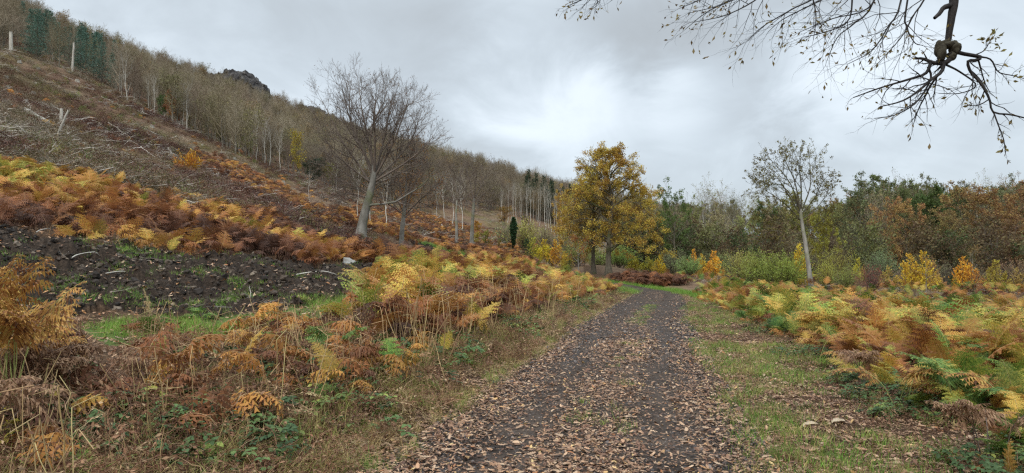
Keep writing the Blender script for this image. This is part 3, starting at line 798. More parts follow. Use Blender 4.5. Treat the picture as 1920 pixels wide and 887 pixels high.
# left bank of bracken beside the track
x, y, z, d, m, px, py = bands([(9, 18, 34), (18, 34, 18), (34, 52, 10), (52, 60, 5)], (-.6, .4))
e0 = 2.55 + 1.0 * sstep(13, 9, y)
k = (d > e0) & (d < 7.6 + .12 * (y - 12)) & ~m & ~(inpoly(px, py, GREEN)) & (y > 10.5 - .2 * (d - 3)) & (rng.random(len(x)) < .6) & ~((y < 17) & (px < 700 + rng.normal(0, 18, len(x)))) & ~((x < -2) & (y < 20) & (d > 6.2))
x, y, z, d = x[k], y[k], z[k], d[k]
tn = .71 + (fbm(x * .4, y * .4, 3, 28) - .5) * .9 + rng.normal(0, .15, len(x)) - .12 * sstep(30, 20, y) * (d > 4.5)
kk = rng.random(len(x)) < .55
hg = rng.uniform(.75, 1.1, len(x)) * (.65 + .35 * sstep(2.3, 3.8, d)) * (.8 + .35 * fbm(x * .3, y * .3, 2, 66))
scatter('bracken', FR_FRESH, P3(x, y, z)[kk], None, .2, hg[kk], tn[kk] - .1, label='golden bracken on the bank left of the track')
kk = ~kk
scatter('bracken', FR_CRUM, P3(x, y, z)[kk], None, .25, hg[kk] * 1.15, np.clip(tn[kk] + .06, .45, 1), label='withered rust bracken on the bank left of the track')
kk = (rng.random(len(x)) < .6) & (y < 34) & (d < 4.6)
scatter('straw_stalks', STALK, P3(x - .25, y - .2, z)[kk], None, .15, rng.uniform(.7, 1.15, kk.sum()), rng.uniform(.3, 1, kk.sum()), label='upright straw stalks on the left bank')
kx, ky, kz, kd, km, _, _ = bands([(9.5, 18, 26), (18, 34, 13)], (-.6, .4))
kk = (kd > 2.2) & (kd < 3.7) & ~km & (rng.random(len(kx)) < .42 * (fbm(kx, ky, 2, 501) > .46))
scatter('straw_stalks', STALK, P3(kx, ky, kz)[kk], None, .14, rng.uniform(.75, 1.25, kk.sum()), rng.uniform(.25, 1, kk.sum()), label='row of bare straw stalks along the face of the left bank')
# left verge
x, y, z, d, m, px, py = bands([(3.5, 9, 62), (9, 18, 44), (18, 34, 20), (34, 52, 9)], (-.6, .4))
k = (d > 1.4) & (d < 3.3) & (rng.random(len(x)) < .62)
scatter('verge_grass', GR_LONG, P3(x, y, z)[k], None, .3, rng.uniform(.45, .95, k.sum()) * (.6 + .5 * sstep(1.3, 2.6, d[k])), np.clip(.60 + rng.normal(0, .2, k.sum()), .05, 1), label='straw and olive grass along the left verge')
k = (d > 2.0) & (d < 3.9) & (rng.random(len(x)) < .30 * (fbm(x, y * .7, 2, 311) > .5))
scatter('brambles', BRAM, P3(x, y, z)[k], None, .2, rng.uniform(.7, 1.2, k.sum()), rng.uniform(0, .9, k.sum()), label='brambles at the foot of the left bank')
k = (d > 1.7) & (d < 3.6) & (rng.random(len(x)) < .35)
scatter('verge_litter', TANG, P3(x, y, z)[k], None, .2, P3(*[rng.uniform(.6, 1, k.sum())] * 2, rng.uniform(.2, .7, k.sum())), rng.uniform(.2, 1, k.sum()), label='dead bracken litter along the left verge')

# left foreground: tangles, brambles, stalks, grass, leaves
x, y, z, d, m, px, py = bands([(2.6, 6, 80), (6, 12.5, 62)], (-1.1, .1))
F0 = (d > 2.3 + .5 * vnoise(y * 1.3, y * 0, 5)) & ~m
lf = F0 & (px < 700)
den = fbm(x * .9, y * .9, 3, 51)
opengap = inpoly(px, py, [(120,600),(260,600),(280,650),(240,700),(290,740),(200,780),(150,720),(120,660)])
lf = lf & (py > 648 + 30 * np.sin(px * .02)); F0 = F0 & (py > 640 + 30 * np.sin(px * .02))
k = lf & ~opengap & (rng.random(len(x)) < .34 + .8 * (den - .4))
scatter('dead_undergrowth', TANG, P3(x, y, z)[k], None, .2, rng.uniform(.45, .95, k.sum()), rng.uniform(0, 1, k.sum()), label='tangled brown dead stems in the left foreground')
bm_ = fbm(x * .7, y * .7, 2, 52)
k = F0 & ~opengap & (y < 9) & (rng.random(len(x)) < np.clip((bm_ - .49) * 4 + .16 * (y < 6), 0, .6))
scatter('brambles', BRAM, P3(x, y, z + .05)[k], None, .25, rng.uniform(.5, .95, k.sum()), np.where(rng.random(k.sum()) < .05, 1, rng.uniform(0, .7, k.sum())), label='dark green bramble leaves in the left foreground')
k = F0 & (rng.random(len(x)) < .15) & ~opengap
scatter('straw_stalks', STALK, P3(x, y, z)[k], None, .22, rng.uniform(.5, .95, k.sum()), rng.uniform(.2, .9, k.sum()), label='straw coloured upright stalks in the left foreground')
k = F0 & (rng.random(len(x)) < .30) & ~opengap
scatter('rough_grass', GR_LONG, P3(x, y, z)[k], None, .3, rng.uniform(.5, 1.0, k.sum()), np.clip(.5 + rng.normal(0, .22, k.sum()), 0, 1), label='rough grass in the left foreground')
k = F0 & (rng.random(len(x)) < .13 * (.2 + (y > 6)) * (1.9 * fbm(x * .8, y * .8, 2, 401))) & ~opengap & (px > 60)
scatter('bracken', FR_CRUM, P3(x, y, z)[k], None, .25, rng.uniform(.4, .85, k.sum()), rng.uniform(.5, .95, k.sum()), label='low withered fronds in the left foreground')
k = F0 & (rng.random(len(x)) < .010) & ~opengap & (y > 7)
scatter('bracken', FR_NEAR, P3(x, y, z)[k], None, .3, rng.uniform(.4, .7, k.sum()), rng.uniform(.0, .45, k.sum()), label='small green fronds in the left foreground')
# leaf litter left
x, y, z, d, m, px, py = bands([(2.6, 9, 130), (9, 20, 70)], (-1.1, .1))
k = (d > 2.2) & (rng.random(len(x)) < np.where(m, .55, .75)) & (px < 720)
k |= (d > 2.2) & inpoly(px, py, [(120,600),(260,600),(280,650),(240,700),(290,740),(200,780),(150,720),(120,660)])
scatter('fallen_leaves', OLEAF, P3(x, y, z + .03)[k], None, .35, rng.uniform(.7, 1.2, k.sum()), np.clip(rng.beta(2.2, 1.8, k.sum()), 0, .9), label='fallen oak leaves on the soil left of the track')

# bare soil: clods, seedlings, sticks
x, y, z, d, m, px, py = bands([(8, 18, 62), (18, 30, 44), (38, 70, 12)], (-1.1, 0))
k = m
sc = rng.uniform(.012, .055, k.sum()) * (1 + .8 * (rng.random(k.sum()) < .1))
scatter('soil_clods', CLOD, P3(x, y, z)[k], None, .6, sc * np.where(y[k] > 38, 1.6, 1), rng.random(k.sum()), label='black lumps of churned soil on the terrace')
k = m & (rng.random(len(x)) < .025)
scatter('soil_sticks', STICK, P3(x, y, z)[k], None, .3, rng.uniform(.1, .3, k.sum()), rng.uniform(0, .6, k.sum()), label='small broken sticks lying on the black soil')
k = m & (y < 32) & (rng.random(len(x)) < .03 + .35 * (fbm(x * .7, y * .9, 3, 70) > .63))
scatter('seedlings', GR_SHORT, P3(x, y, z)[k], None, .3, rng.uniform(.6, 1.3, k.sum()), rng.uniform(.1, .4, k.sum()), label='small green weeds sprouting on the black soil')
x, y, z, d, m, px, py = bands([(9, 26, 85)], (-.8, 0))
k = inpoly(px, py + (fbm(x, y, 2, 3) - .5) * 30, GREEN) & (rng.random(len(x)) < 3.2 * (fbm(x * .9, y * .9, 3, 71) - .36))
scatter('grass', GR_SHORT, P3(x, y, z)[k], None, .2, rng.uniform(.7, 1.3, k.sum()), rng.uniform(.2, .5, k.sum()), label='bright green grass patch below the black soil')

# bracken on the lower slope
SLOPE = [(-400,240),(0,312),(120,332),(200,345),(350,392),(480,402),(560,436),(650,462),(780,476),(900,482),(1000,494),(1130,512),(1140,540),(1000,530),(740,506),(700,500),(560,496),(400,488),(200,466),(0,448),(-400,430)]
x, y, z, d, m, px, py = bands([(15, 28, 26), (28, 46, 17), (46, 90, 7)], (-1.1, .3))
k = inpoly(px, py + (fbm(x * .3, y * .3, 3, 6) - .5) * 45, SLOPE) & (d > 6) & ~m & (rng.random(len(x)) < 1.9 * (fbm(x * .3, y * .3, 3, 7) - .12))
x, y, z = x[k], y[k], z[k]
tn = .64 + (fbm(x * .22, y * .22, 3, 29) - .5) * 1.35 + rng.normal(0, .09, len(x))
kk = rng.random(len(x)) < .55
scatter('bracken', FR_FRESH, P3(x, y, z - .1)[kk], None, .25, rng.uniform(.5, .85, kk.sum()), tn[kk], label='orange and green bracken on the lower hillside above the soil')
kk = ~kk
scatter('bracken', FR_CRUM, P3(x, y, z - .05)[kk], None, .25, rng.uniform(.6, 1.0, kk.sum()), np.clip(tn[kk] + .14, 0, 1), label='rusty withered bracken on the lower hillside above the soil')
# patches of bracken high on the felled slope
B1 = [(370,290),(420,300),(500,345),(575,385),(560,400),(470,365),(380,320)]
B2 = [(640,395),(720,385),(900,415),(1000,440),(1050,470),(1000,492),(880,478),(760,462),(700,440),(600,425),(560,400)]
x, y, z, d, m, px, py = bands([(40, 90, 4.5), (90, 190, 2.0)], (-1.1, .2))
wv = (fbm(x * .1, y * .1, 3, 16) - .5) * 30
k = (inpoly(px, py + wv, B1) | (inpoly(px, py + wv, B2) & (fbm(x * .12, y * .12, 3, 17) > .40))) & ~m
k |= (rng.random(len(x)) < .02) & (x < -5) & (py > 150) & (py < 480)
scatter('bracken', FR_CRUM, P3(x, y, z)[k], None, .25, rng.uniform(.8, 1.4, k.sum()), rng.uniform(.5, .98, k.sum()), label='rust orange bracken patches higher on the felled hillside')
# brown bracken hedge beyond the bend
x, y, z, d, m, px, py = bands([(62, 76, 26)], (0, .4))
k = (px > 1150) & (px < 1330) & (d < -3.0) & (d > -7.5) 
scatter('bracken', FR_CRUM, P3(x, y, z)[k], None, .25, rng.uniform(1.1, 1.6, k.sum()), rng.uniform(.75, 1, k.sum()), label='dark brown bracken hedge across the bend of the track')

# felled slope: heather-like scrub, brash, grass
x, y, z, d, m, px, py = bands([(26, 50, 6.5), (50, 90, 3.2), (90, 150, 1.4), (150, 270, .35)], (-1.15, .12))
onfell = (py < 470) & (x < -2) & (x < y * .1) & ~inpoly(px, py, SLOPE) & ~m & (d > 10)
k = onfell & (rng.random(len(x)) < .4 + .8 * fbm(x * .1, y * .1, 3, 80))
tn = np.clip(.34 + 2.2 * (fbm(x * .10, y * .07, 3, 81) - .5) + rng.normal(0, .17, len(x)), 0, 1)
scatter('hill_scrub', SCRUB, P3(x, y, z)[k], None, .2, P3(*[rng.uniform(1.4, 3.2, k.sum())] * 2, rng.uniform(.6, 1.5, k.sum())), tn[k], label='low red brown scrub over the felled hillside')
wr_line = np.abs(fbm(x * .07 + y * .03, y * .05, 3, 83) - .5)
k = onfell & (rng.random(len(x)) < .05 + .7 * (wr_line < .02) + .35 * (fbm(x * .09, y * .09, 3, 82) > .57))
for pa, pb, pn, sx, sy in [(q_[0], q_[1], int(q_[2] * .6), q_[3], q_[4]) for q_ in [(60, 215, 90, 9, 5), (110, 265, 70, 7, 4), (20, 265, 50, 5, 4), (250, 275, 90, 8, 4), (330, 310, 80, 8, 3.5), (420, 330, 50, 7, 3), (200, 245, 60, 7, 3), (540, 400, 30, 5, 2.5), (950, 395, 60, 14, 7), (800, 420, 50, 12, 6)]]:
    g0 = ground(pa, pb, 20); ox = g0[0] + rng.normal(0, sx * .55, pn); oy = g0[1] + rng.normal(0, sy * .55, pn); oz = Z(ox, oy)
    scatter('brash_pile', STICK, P3(ox, oy, oz + .1 + .4 * rng.random(pn)), rng.normal(-.6, .6, pn), .3, rng.uniform(.45, 1.25, pn), rng.uniform(.1, .9, pn), label='heap of pale cut branches on the felled hillside')
scatter('brash', STICK, P3(x, y, z + .1)[k], np.where(rng.random(k.sum()) < .6, rng.normal(-.7, .35, k.sum()), rng.random(k.sum()) * 6.28), .22, rng.uniform(.35, 1.15, k.sum()) * (1 + .3 * (y[k] > 80)), rng.uniform(.0, .8, k.sum()), label='pale cut branches littering the felled hillside')
k = onfell & (rng.random(len(x)) < .25) & (fbm(x * .11, y * .11, 3, 84) > .5)
scatter('hill_grass', GR_LONG, P3(x, y, z)[k], None, .3, rng.uniform(1.2, 2.6, k.sum()), rng.uniform(.15, .9, k.sum()), label='grass tufts among the brash of the felled hillside')

#@@TREES@@
# ------------------------------------------------------------------ trees
def tree_build(H, r, rg, lean=0, trunk=None, wig=.03, crown0=.35, shape='round', limbs=14, ang=48, len1=.42, n2=8, n3=7, n4=0, lr2=.5, lr3=.45, lr4=.45, trop=.08,
               leaf=0, lsize=.25, lasp=.6, ljit=.15, bark=None, twig=None, twr=.010, flat=0, droop=0, manual=None, mr=None, sides=8, upd=0, split=2, K1=8, ltop=.1, pale=(), clump=1.):
    """returns (trunk mesh builder, crown mesh builder). Local coords, base at the origin."""
    T = MB(); C = MB()
    if trunk is None:
        K = 10; u = np.linspace(0, 1, K)
        P = np.stack([lean * H * u + np.cumsum(rg.normal(0, wig * H / K, K)), np.cumsum(rg.normal(0, wig * H / K, K)), H * u * .97 - .25 * (u == 0)], 1)
        P[0, :2] = 0; R = r * (1 - .9 * u ** 1.1); R[0] *= 1.35
    else:
        P, R = trunk
    tubes(T, P[None], R[None], sides, 0)
    if manual is None:
        fn = {'round': lambda t: np.sqrt(np.clip(1 - ((t - .52) / .62) ** 2, .05, 1)), 'cone': lambda t: 1.25 - 1.1 * t, 'vase': lambda t: 1.15 - .35 * t,
              'col': lambda t: np.ones_like(t), 'top': lambda t: np.sqrt(np.clip(1 - ((t - .7) / .6) ** 2, .05, 1))}[shape]
        rel = lambda t: fn((t - crown0) / (1 - crown0))
        A, AR = branch(P[None], R[None], limbs, crown0, .98, ang, 10, len1, .62, K1, .10, trop, lenfn=rel, rg=rg, flat=flat, ends=False, minr=twr * 1.3)
    else:
        A = np.array([resample(m, K1) for m in manual]); AR = np.array([a + (b - a) * np.linspace(0, 1, K1) for a, b in mr])
    lv = [(A, AR)]
    if pale: pi_ = list(pale); tubes(T, A[pi_], AR[pi_], 8, 0)
    pk = [i for i in range(len(A)) if i not in pale]
    tubes(T if split > 1 else C, A[pk], AR[pk], 6 if manual is not None else 5, 0)
    B = None
    if n2:
        B, BR_ = branch(A, AR, n2, .22, 1, 46, 14, lr2, .6, 5, .14, trop, rg=rg, flat=flat, minr=twr); tubes(C, B, BR_, 4 if r > .2 else 3, 0); last = B
    if n3:
        B3, B3R = branch(B, BR_, n3, .15, 1, 42, 16, lr3, .6, 4, .16, trop, rg=rg, flat=flat, minr=twr * .75); tubes(C, B3, B3R, 3, 0); last = B3
    if n4:
        B4, B4R = branch(B3, B3R, n4, .12, 1, 38, 16, lr4, .6, 4, .16, trop, rg=rg, minr=twr * .55); tubes(C, B4, B4R, 3, 0); last = B4
    if leaf:
        if clump < 1: last = last[rg.random(len(last)) < clump]
        c, d = pts_on(last, leaf, rg, ltop, ljit); leaves(C, c, lsize, 1, lasp, updir=upd, D=d if droop == 0 else d * .4 + np.array([0, 0, -droop]), rg=rg)
    return T, C

def tree_meshes(bark=None, twig=None, **k):
    T, C = tree_build(**k)
    return T.mesh('trunk', [bark or M_OAKB]), C.mesh('crown', [twig or bark or M_TWIG, M_LEAF])

def tree(name, meshes, loc, label, cat='tree', group=None, rz=0, sc=1., col=None):
    """a tree: Empty at its foot, trunk and crown as its parts"""
    r = empty(name, tuple(loc), rz, sc); setp(r, label, cat, group)
    for nm, me in zip(('trunk', 'crown'), meshes):
        o = link(nm, me, r)
        if col is not None: o.color = (*col, 1)
    return r
def single(name, me, loc, label, cat, group=None, rz=0, sc=1., col=None):
    o = link(name, me, None, tuple(loc)); o.rotation_euler = (0, 0, rz); o.scale = (sc, sc, sc) if np.isscalar(sc) else sc
    if col is not None: o.color = (*col, 1)
    return setp(o, label, cat, group)

# ---- hill forest
M_HTR2 = bark_mat('hill_trunk_dark', (.10, .09, .07), (.24, .22, .18), 2)
hr = np.random.default_rng(21)
def hill_tree(i):
    H = 9; leafy = i in (5, 6)
    T, C = tree_build(H=H, r=.13, rg=hr, wig=.10, crown0=.22, limbs=15, ang=40, len1=.42, n2=7, n3=6, lr2=.6, lr3=.6, trop=.16, twr=.019, sides=5, split=1, leaf=900 if leafy else 260, lsize=.28 if leafy else .13)
    mb = MB()
    for a, o in ((T, 0), (C, 0)):
        for V_ in a.V: pass
    V = np.concatenate([np.concatenate(T.V), np.concatenate(C.V)]); nT = T.n
    Q = np.concatenate([np.concatenate(T.Q), np.concatenate(C.Q) + nT]); mq = np.concatenate([np.concatenate(T.mq), np.where(np.concatenate(C.mq) == 1, 2, 1)])
    return mesh_np('hillside_tree', V, Q, None, [M_HTR2, M_HILL, M_LEAFH if leafy else M_HILL], mq)
def leafh():
    m, t, b = mat('hill_leaf', .8, .1); g = geo(t); o = oinfo(t)
    r = ramp(t, [(0, (.24, .21, .09)), (.4, (.17, .16, .08)), (.65, (.20, .17, .10)), (.8, (.30, .19, .08)), (1, (.20, .17, .10))], o.outputs['Random'])
    c = hsv(t, r.outputs[0], v=rng01(t, g.outputs['Random Per Island'], .6, 1.4)); t.links.new(c, b.inputs['Base Color']); translucent(t, b, c, .2); return m
M_LEAFH = leafh()
HT = [hill_tree(i) for i in range(7)]
def conifer(rg, H=9, w=.24, n=20, needles=2600, ns=.22, bare=.08):
    T = MB(); C = MB(); K = 8; u = np.linspace(0, 1, K)
    P = np.stack([u * 0, u * 0, H * u - .2 * (u == 0)], 1); tubes(T, P[None], (.02 * H * .6 * (1 - .92 * u))[None], 6)
    A, AR = branch(P[None], (.02 * H * .6 * (1 - .9 * u))[None], n * 6, bare, .985, 78, 8, w, .3, 6, .03, .06, lenfn=lambda t: (1.12 - t) * 1.1, ends=False, rg=rg)
    A[..., 2] -= np.linspace(0, 1, 6)[None] ** 1.5 * .12 * np.linalg.norm(A[:, -1] - A[:, 0], axis=1)[:, None]
    tubes(C, A, AR, 3)
    c, d = pts_on(A, needles, rg, .1, .05 * H / 9); leaves(C, c, ns, 1, .32, D=d + [0, 0, -.25], rg=rg)
    return T.mesh('trunk', [M_OAKB]), C.mesh('crown', [M_TWIG, M_LEAF])
CON = [conifer(hr, 9, .22), conifer(hr, 9, .19), conifer(hr, 9, .25)]

# positions over the wooded hill
EDGE = [(-400,20),(0,100),(60,118),(130,132),(230,183),(330,238),(440,292),(560,335),(650,362),(740,385),(800,402),(860,400),(900,392),(950,405),(1000,414),(1070,432),(1150,450),(1300,470)]
ex = np.array([a for a, b in EDGE], float); ey = np.array([b for a, b in EDGE], float)
x, y = [], []
for x0, x1, y0, y1, dn_ in [(-260, 20, 95, 200, .085), (-330, 60, 200, 330, .06), (-300, 160, 330, 520, .04), (-200, 240, 520, 780, .022)]:
    a, b = sample(x0, x1, y0, y1, dn_); x.append(a); y.append(b)
x = np.concatenate(x); y = np.concatenate(y); z, d, s, m = Hd(x, y); px, py = proj(x, y, z)
k = ~((px > 395) & (px < 512) & (y > 270) & (y < 350)) & (px > -150) & (px < 1310) & (py < np.interp(px, ex, ey) - 1) & (y > 100)
x, y, z, px, py = x[k], y[k], z[k], px[k], py[k]
# distance up from the felled edge, to find the trees that really show
below = np.interp(px, ex, ey) - py
hgt = hr.uniform(.48, .82, len(x)) * np.where(px > 700, 1.25, 1) * np.interp(y, [100, 300, 600], [1, 1.05, 1.3])
con = (hr.random(len(x)) < .8) & ((px > 20) & (px < 215) & (below < 42 - px * .03) & (below > 0)) | ((px > 985) & (px < 1075) & (y > 480))
size = hgt / y * np.where(below < 55, 1.8, 1) * ((px > -20) & (px < 1100))
order = np.argsort(-size); things = np.zeros(len(x), bool); things[order[:285]] = True
print('hill trees', len(x), 'conifers', con.sum())
rest = ~things & ~con
HC = proto_col('hillside_tree_kind', HT)
ix = hr.choice(7, len(x), p=[.17, .17, .17, .17, .16, .10, .06])
scatter('hillside_woodland', HC, P3(x, y, z - .2)[rest], hr.random(rest.sum()) * 6.28, .04, np.stack([hgt * 1.25, hgt * 1.25, hgt * hr.uniform(.9, 1.1, len(x))], 1)[rest], .5, ix[rest], label='mass of leafless trees covering the hillside up to the ridge')
for i in np.nonzero(things & ~con)[0]:
    fr = below[i] < 30
    lo = 'leafless grey trees along the upper edge of the felled slope' if fr else 'leafless trees within the hillside wood'
    lb = 'leafless grey tree in the front row of the hillside wood, above the felled slope' if fr else 'bare twiggy tree deeper in the wood on the hillside'
    single('hillside_tree', HT[ix[i]], (x[i], y[i], z[i] - .2), lb, 'tree', lo, hr.random() * 6.28, (hgt[i] * 1.15, hgt[i] * 1.15, hgt[i]))
ci = np.nonzero(con)[0]; hr.shuffle(ci)
for i in ci[:170]:
    nearc = px[i] < 500
    tree('pine_tree', CON[hr.integers(3)], (x[i], y[i], z[i] - .1), 'blue green conifer on the upper left edge of the felled slope' if nearc else 'dark conifer at the far end of the hillside ridge', 'tree',
         'conifers at the upper left edge of the felling' if nearc else 'dark conifers at the far end of the ridge', hr.random() * 6.28, (.95 if nearc else 1.1) * hr.uniform(.85, 1.15), (.11, .19, .14) if nearc else (.035, .065, .03))

# pale slender trees standing in front of the hill wood (each at its own spot)
def slim(H, rg, r=.09, crown0=.35, **k): 
    kw = dict(H=H, r=r, rg=rg, wig=.09, crown0=crown0, limbs=11, ang=30, len1=.34, n2=6, n3=5, trop=.2, twr=.014, bark=M_BIRCH, twig=M_HTRUNK); kw.update(k)
    return tree_meshes(**kw)
sr = np.random.default_rng(5)
SL = [slim(10, sr), slim(10, sr, crown0=.45), slim(10, sr, crown0=.2, limbs=8, len1=.5, r=.13), slim(10, sr, r=.08, crown0=.5, limbs=7)]
slims = [  # px, py base, Y, height px, mesh, label
 (232,180,114,82,2,'pale forked bare tree beside the conifers on the upper left edge'),
 (222,182,113,40,3,'short thin pale tree left of the forked pale tree high on the slope'),
 (284,206,116,70,0,'slim white tree left of the red brown leafed tree'),
 (272,198,116,60,3,'thin pale tree immediately left of the slim white tree on the slope edge'),
 (316,228,118,60,1,'pale bare tree whose trunk stands next to the rusty foliage'),
 (345,242,119,88,2,'pale branching tree with spreading white limbs right of the rusty foliage'),
 (335,238,119,62,3,'straight pale stem just left of the spreading white limbed tree'),
 (476,296,128,84,1,'tall white stemmed tree above the orange shrub'),
 (492,316,132,86,0,'slender pale birch, second of the row above the dark holly'),
 (503,318,133,74,3,'thin leaning pale birch left of the yellow foliage'),
 (524,322,134,72,1,'pale birch stem directly before the yellow foliage'),
 (668,424,75,120,3,'thin white birch seen just left of the big beech trunk'),
 (690,427,75,110,3,'thin white birch seen just right of the big beech trunk'),
 (722,437,78,118,0,'pale rough birch standing between the big beech and its smaller neighbour'),
 (581,372,72,62,3,'small dead white sapling alone on the felled slope left of the beech'),
 (630,350,135,60,3,'pale stem on the slope under the left side of the beech crown'),
 (820,410,195,75,0,'left of the two thin pale trunks at the foot of the distant wood'),
 (833,408,190,80,1,'right of the two thin pale trunks at the foot of the distant wood'),
 (850,432,150,90,3,'thin pale stem behind the twin pale trees right of the beech'),
 (866,440,140,88,1,'narrow pale tree half behind the ash with the orange shrub'),
]
for i, (a, b, Yd, h, mi, lb) in enumerate(slims):
    p = base(a, Yd); tree('birch_tree', SL[mi], p - [0, 0, .2], lb, 'tree', 'pale slender trees at the edge of the felling', sr.random() * 6.28, h * Yd / F / 10)
# trees at the far plantation edge, pale trunks
FT = [slim(15, sr, crown0=.55, limbs=9, len1=.2, r=.11), slim(15, sr, crown0=.6, limbs=8, len1=.18, r=.10)]
for i in range(26):
    a = 940 + i * 5.6 + sr.normal(0, 2); Yd = 228 + sr.uniform(-12, 12)
    p = base(a, Yd); tree('tall_bare_tree', FT[i % 2], p - [0, 0, .2], 'tall thin pale trunked tree at the foot of the far plantation', 'tree', 'pale trunks along the far plantation edge', sr.random() * 6.28, (sr.uniform(62, 84)) * Yd / F / 15)
for i in range(16):
    a = 985 + i * 7 + sr.normal(0, 2); Yd = 250 + sr.uniform(-8, 14)
    p = base(a, Yd); tree('plantation_conifer', CON[i % 3], p, 'dark green conifer behind the pale trunks of the far plantation', 'tree', 'dark conifers of the far plantation', sr.random() * 6.28, (.7, .7, 1.0) * np.array(sr.uniform(68, 90) * Yd / F / 9), (.035, .062, .03))

# coloured small trees on the edge
def leafy(H, rg, **k):
    kw = dict(H=H, r=H * .014, rg=rg, crown0=.15, limbs=14, ang=45, len1=.3, n2=6, n3=4, leaf=2600, lsize=.2, twr=.012, trop=.12); kw.update(k); return tree_meshes(**kw)
LT = [leafy(6, sr), leafy(6, sr, shape='cone', ang=40), leafy(6, sr, leaf=1300)]
YEL, YGR, RUST, OLI = (.36, .27, .04), (.20, .22, .04), (.28, .10, .03), (.11, .13, .035)
for a, Yd, h, w, mi, c, lb in [
 (312, 117, 62, .8, 1, RUST, 'rust red leafed narrow tree high on the felled edge'),
 (327, 120, 44, .8, 2, RUST, 'second smaller rusty tree right of the rust red one'),
 (300, 118, 42, 1, 0, (.09, .14, .04), 'small green tree left of the rust red tree'),
 (440, 127, 60, 1.2, 2, YGR, 'yellow green arching tree at the felled edge above the orange shrub'),
 (408, 128, 48, 1, 2, YGR, 'light green drooping tree left of the yellow green arching tree'),
 (462, 131, 70, .9, 2, (.16, .17, .05), 'olive leafed tree behind the tall white stem'),
 (555, 138, 82, .8, 2, YEL, 'yellow leafed birch by the dark holly on the felled edge'),
 (588, 140, 44, 1.7, 0, (.03, .045, .022), 'dark round holly bush at the wood edge'),
 (617, 142, 40, 1.2, 0, (.22, .20, .05), 'dull yellow bush right of the dark holly'),
 (350, 122, 30, 1, 2, (.24,.20,.06), 'low yellowish bush beneath the spreading white limbed tree'),
 (765, 130, 80, 1.3, 2, (.24, .12, .035), 'orange brown leafed tree behind the smaller beech'),
 (895, 150, 22, 1.5, 0, (.42, .22, .03), 'small bright orange bush behind the ash trunk'),
 (910, 108, 26, 1.3, 0, (.26, .25, .05), 'yellow green bush right of the ash trunk'),
 (893, 108, 24, 1, 0, (.42, .31, .04), 'yellow bush at the foot of the ash trunk'),
 (937, 105, 20, 1, 2, (.30, .26, .05), 'small yellow green bush left of the ivy clad stump'),
 (945, 215, 34, 2.0, 2, (.26, .15, .04), 'orange brown thicket at the foot of the far wood'),
 ]:
    p = base(a, Yd); hs = h * Yd / F / 6; tree('small_tree', LT[mi], p - [0, 0, .15], lb, 'tree', None, sr.random() * 6.28, (hs * w, hs * w, hs), c)

# crag and lesser outcrop on the ridge
def rock_mat():
    m, t, b = mat('crag_rock', .9, .2); g = geo(t); n = noise(t, .35, 8, .7, g.outputs['Position']); 
    c = ramp(t, [(.35, (.02, .019, .02)), (.5, (.05, .046, .045)), (.64, (.13, .12, .11))], n.outputs[0]).outputs[0]
    sp = t.nodes.new('ShaderNodeSeparateXYZ'); t.links.new(g.outputs['Normal'], sp.inputs[0])
    c = mixc(t, ramp(t, [(.86, (0, 0, 0)), (.97, (.4, .4, .4))], sp.outputs[2]).outputs[0], c, (.12, .12, .06))
    t.links.new(c, b.inputs['Base Color']); return m
M_ROCK = rock_mat()
def crag(name, prof, Y, depth, label):
    """prof: skyline (px,py) points; a rugged rock mass with a rounded back"""
    import bmesh
    P = resample([(a, b, 0) for a, b in prof], 90)[:, :2]
    nv = 26; V = []
    for i, (a, b) in enumerate(P):
        top = at(a, b, Y); 
        for j in range(nv):
            v = j / (nv - 1); th = v * pi
            yy = -depth * cos(th) ; zz = (top[2] - 0)
            edge = min(1, min(i, 89 - i) / 10)
            hgt_ = 22 * (sin(th) ** .55) if 0 < v < 1 else 0
            V.append([top[0] * (Y + yy) / Y * 1.0 if False else top[0], Y + yy * (.3 + .7 * edge), top[2] - 22 + hgt_])
    V = np.array(V)
    q_ = (fbm(V[:, 0] * .25 + V[:, 1] * .2, V[:, 2] * .3 + V[:, 1] * .21, 4, 90, .6) - .5)
    V[:, 2] -= np.abs(np.sin(V[:, 0] * .9 + V[:, 2] * .3)) * .7
    l_ = np.abs(fbm(V[:, 0] * .12 + V[:, 2] * .16, V[:, 1] * .2 - V[:, 2] * .07, 4, 93) - .5)
    f_ = np.abs(fbm(V[:, 0] * .45 - V[:, 2] * .3, V[:, 2] * .5 + V[:, 1] * .45, 4, 97, .65) - .5)
    V[:, 1] += q_ * 7 - f_ * 5; V[:, 2] += (q_ * 3.5 - l_ * 10 - f_ * 7) ; V[:, 0] += (fbm(V[:, 2] * .5, V[:, 0] * .5, 3, 94) - .5) * 2.5
    i = np.arange(89)[:, None]; j = np.arange(nv - 1)[None]
    Q = np.stack([i * nv + j, i * nv + j + 1, (i + 1) * nv + j + 1, (i + 1) * nv + j], -1).reshape(-1, 4)
    return setp(link(name, mesh_np(name, V, Q, None, [M_ROCK], smooth=False)), label, 'rock')
crag('rocky_crag', [(360,140),(380,136),(395,133),(408,132),(420,128),(434,125),(446,124),(458,128),(470,134),(480,142),(492,151),(500,160),(507,172),(512,190)], 312, 9, 'dark jagged rock crag rising on the ridge skyline')
crag('rocky_outcrop', [(560,196),(580,193),(600,197),(612,204),(625,209),(636,218),(650,232)], 356, 6, 'smaller dark rock outcrop on the skyline left of the beech crown')

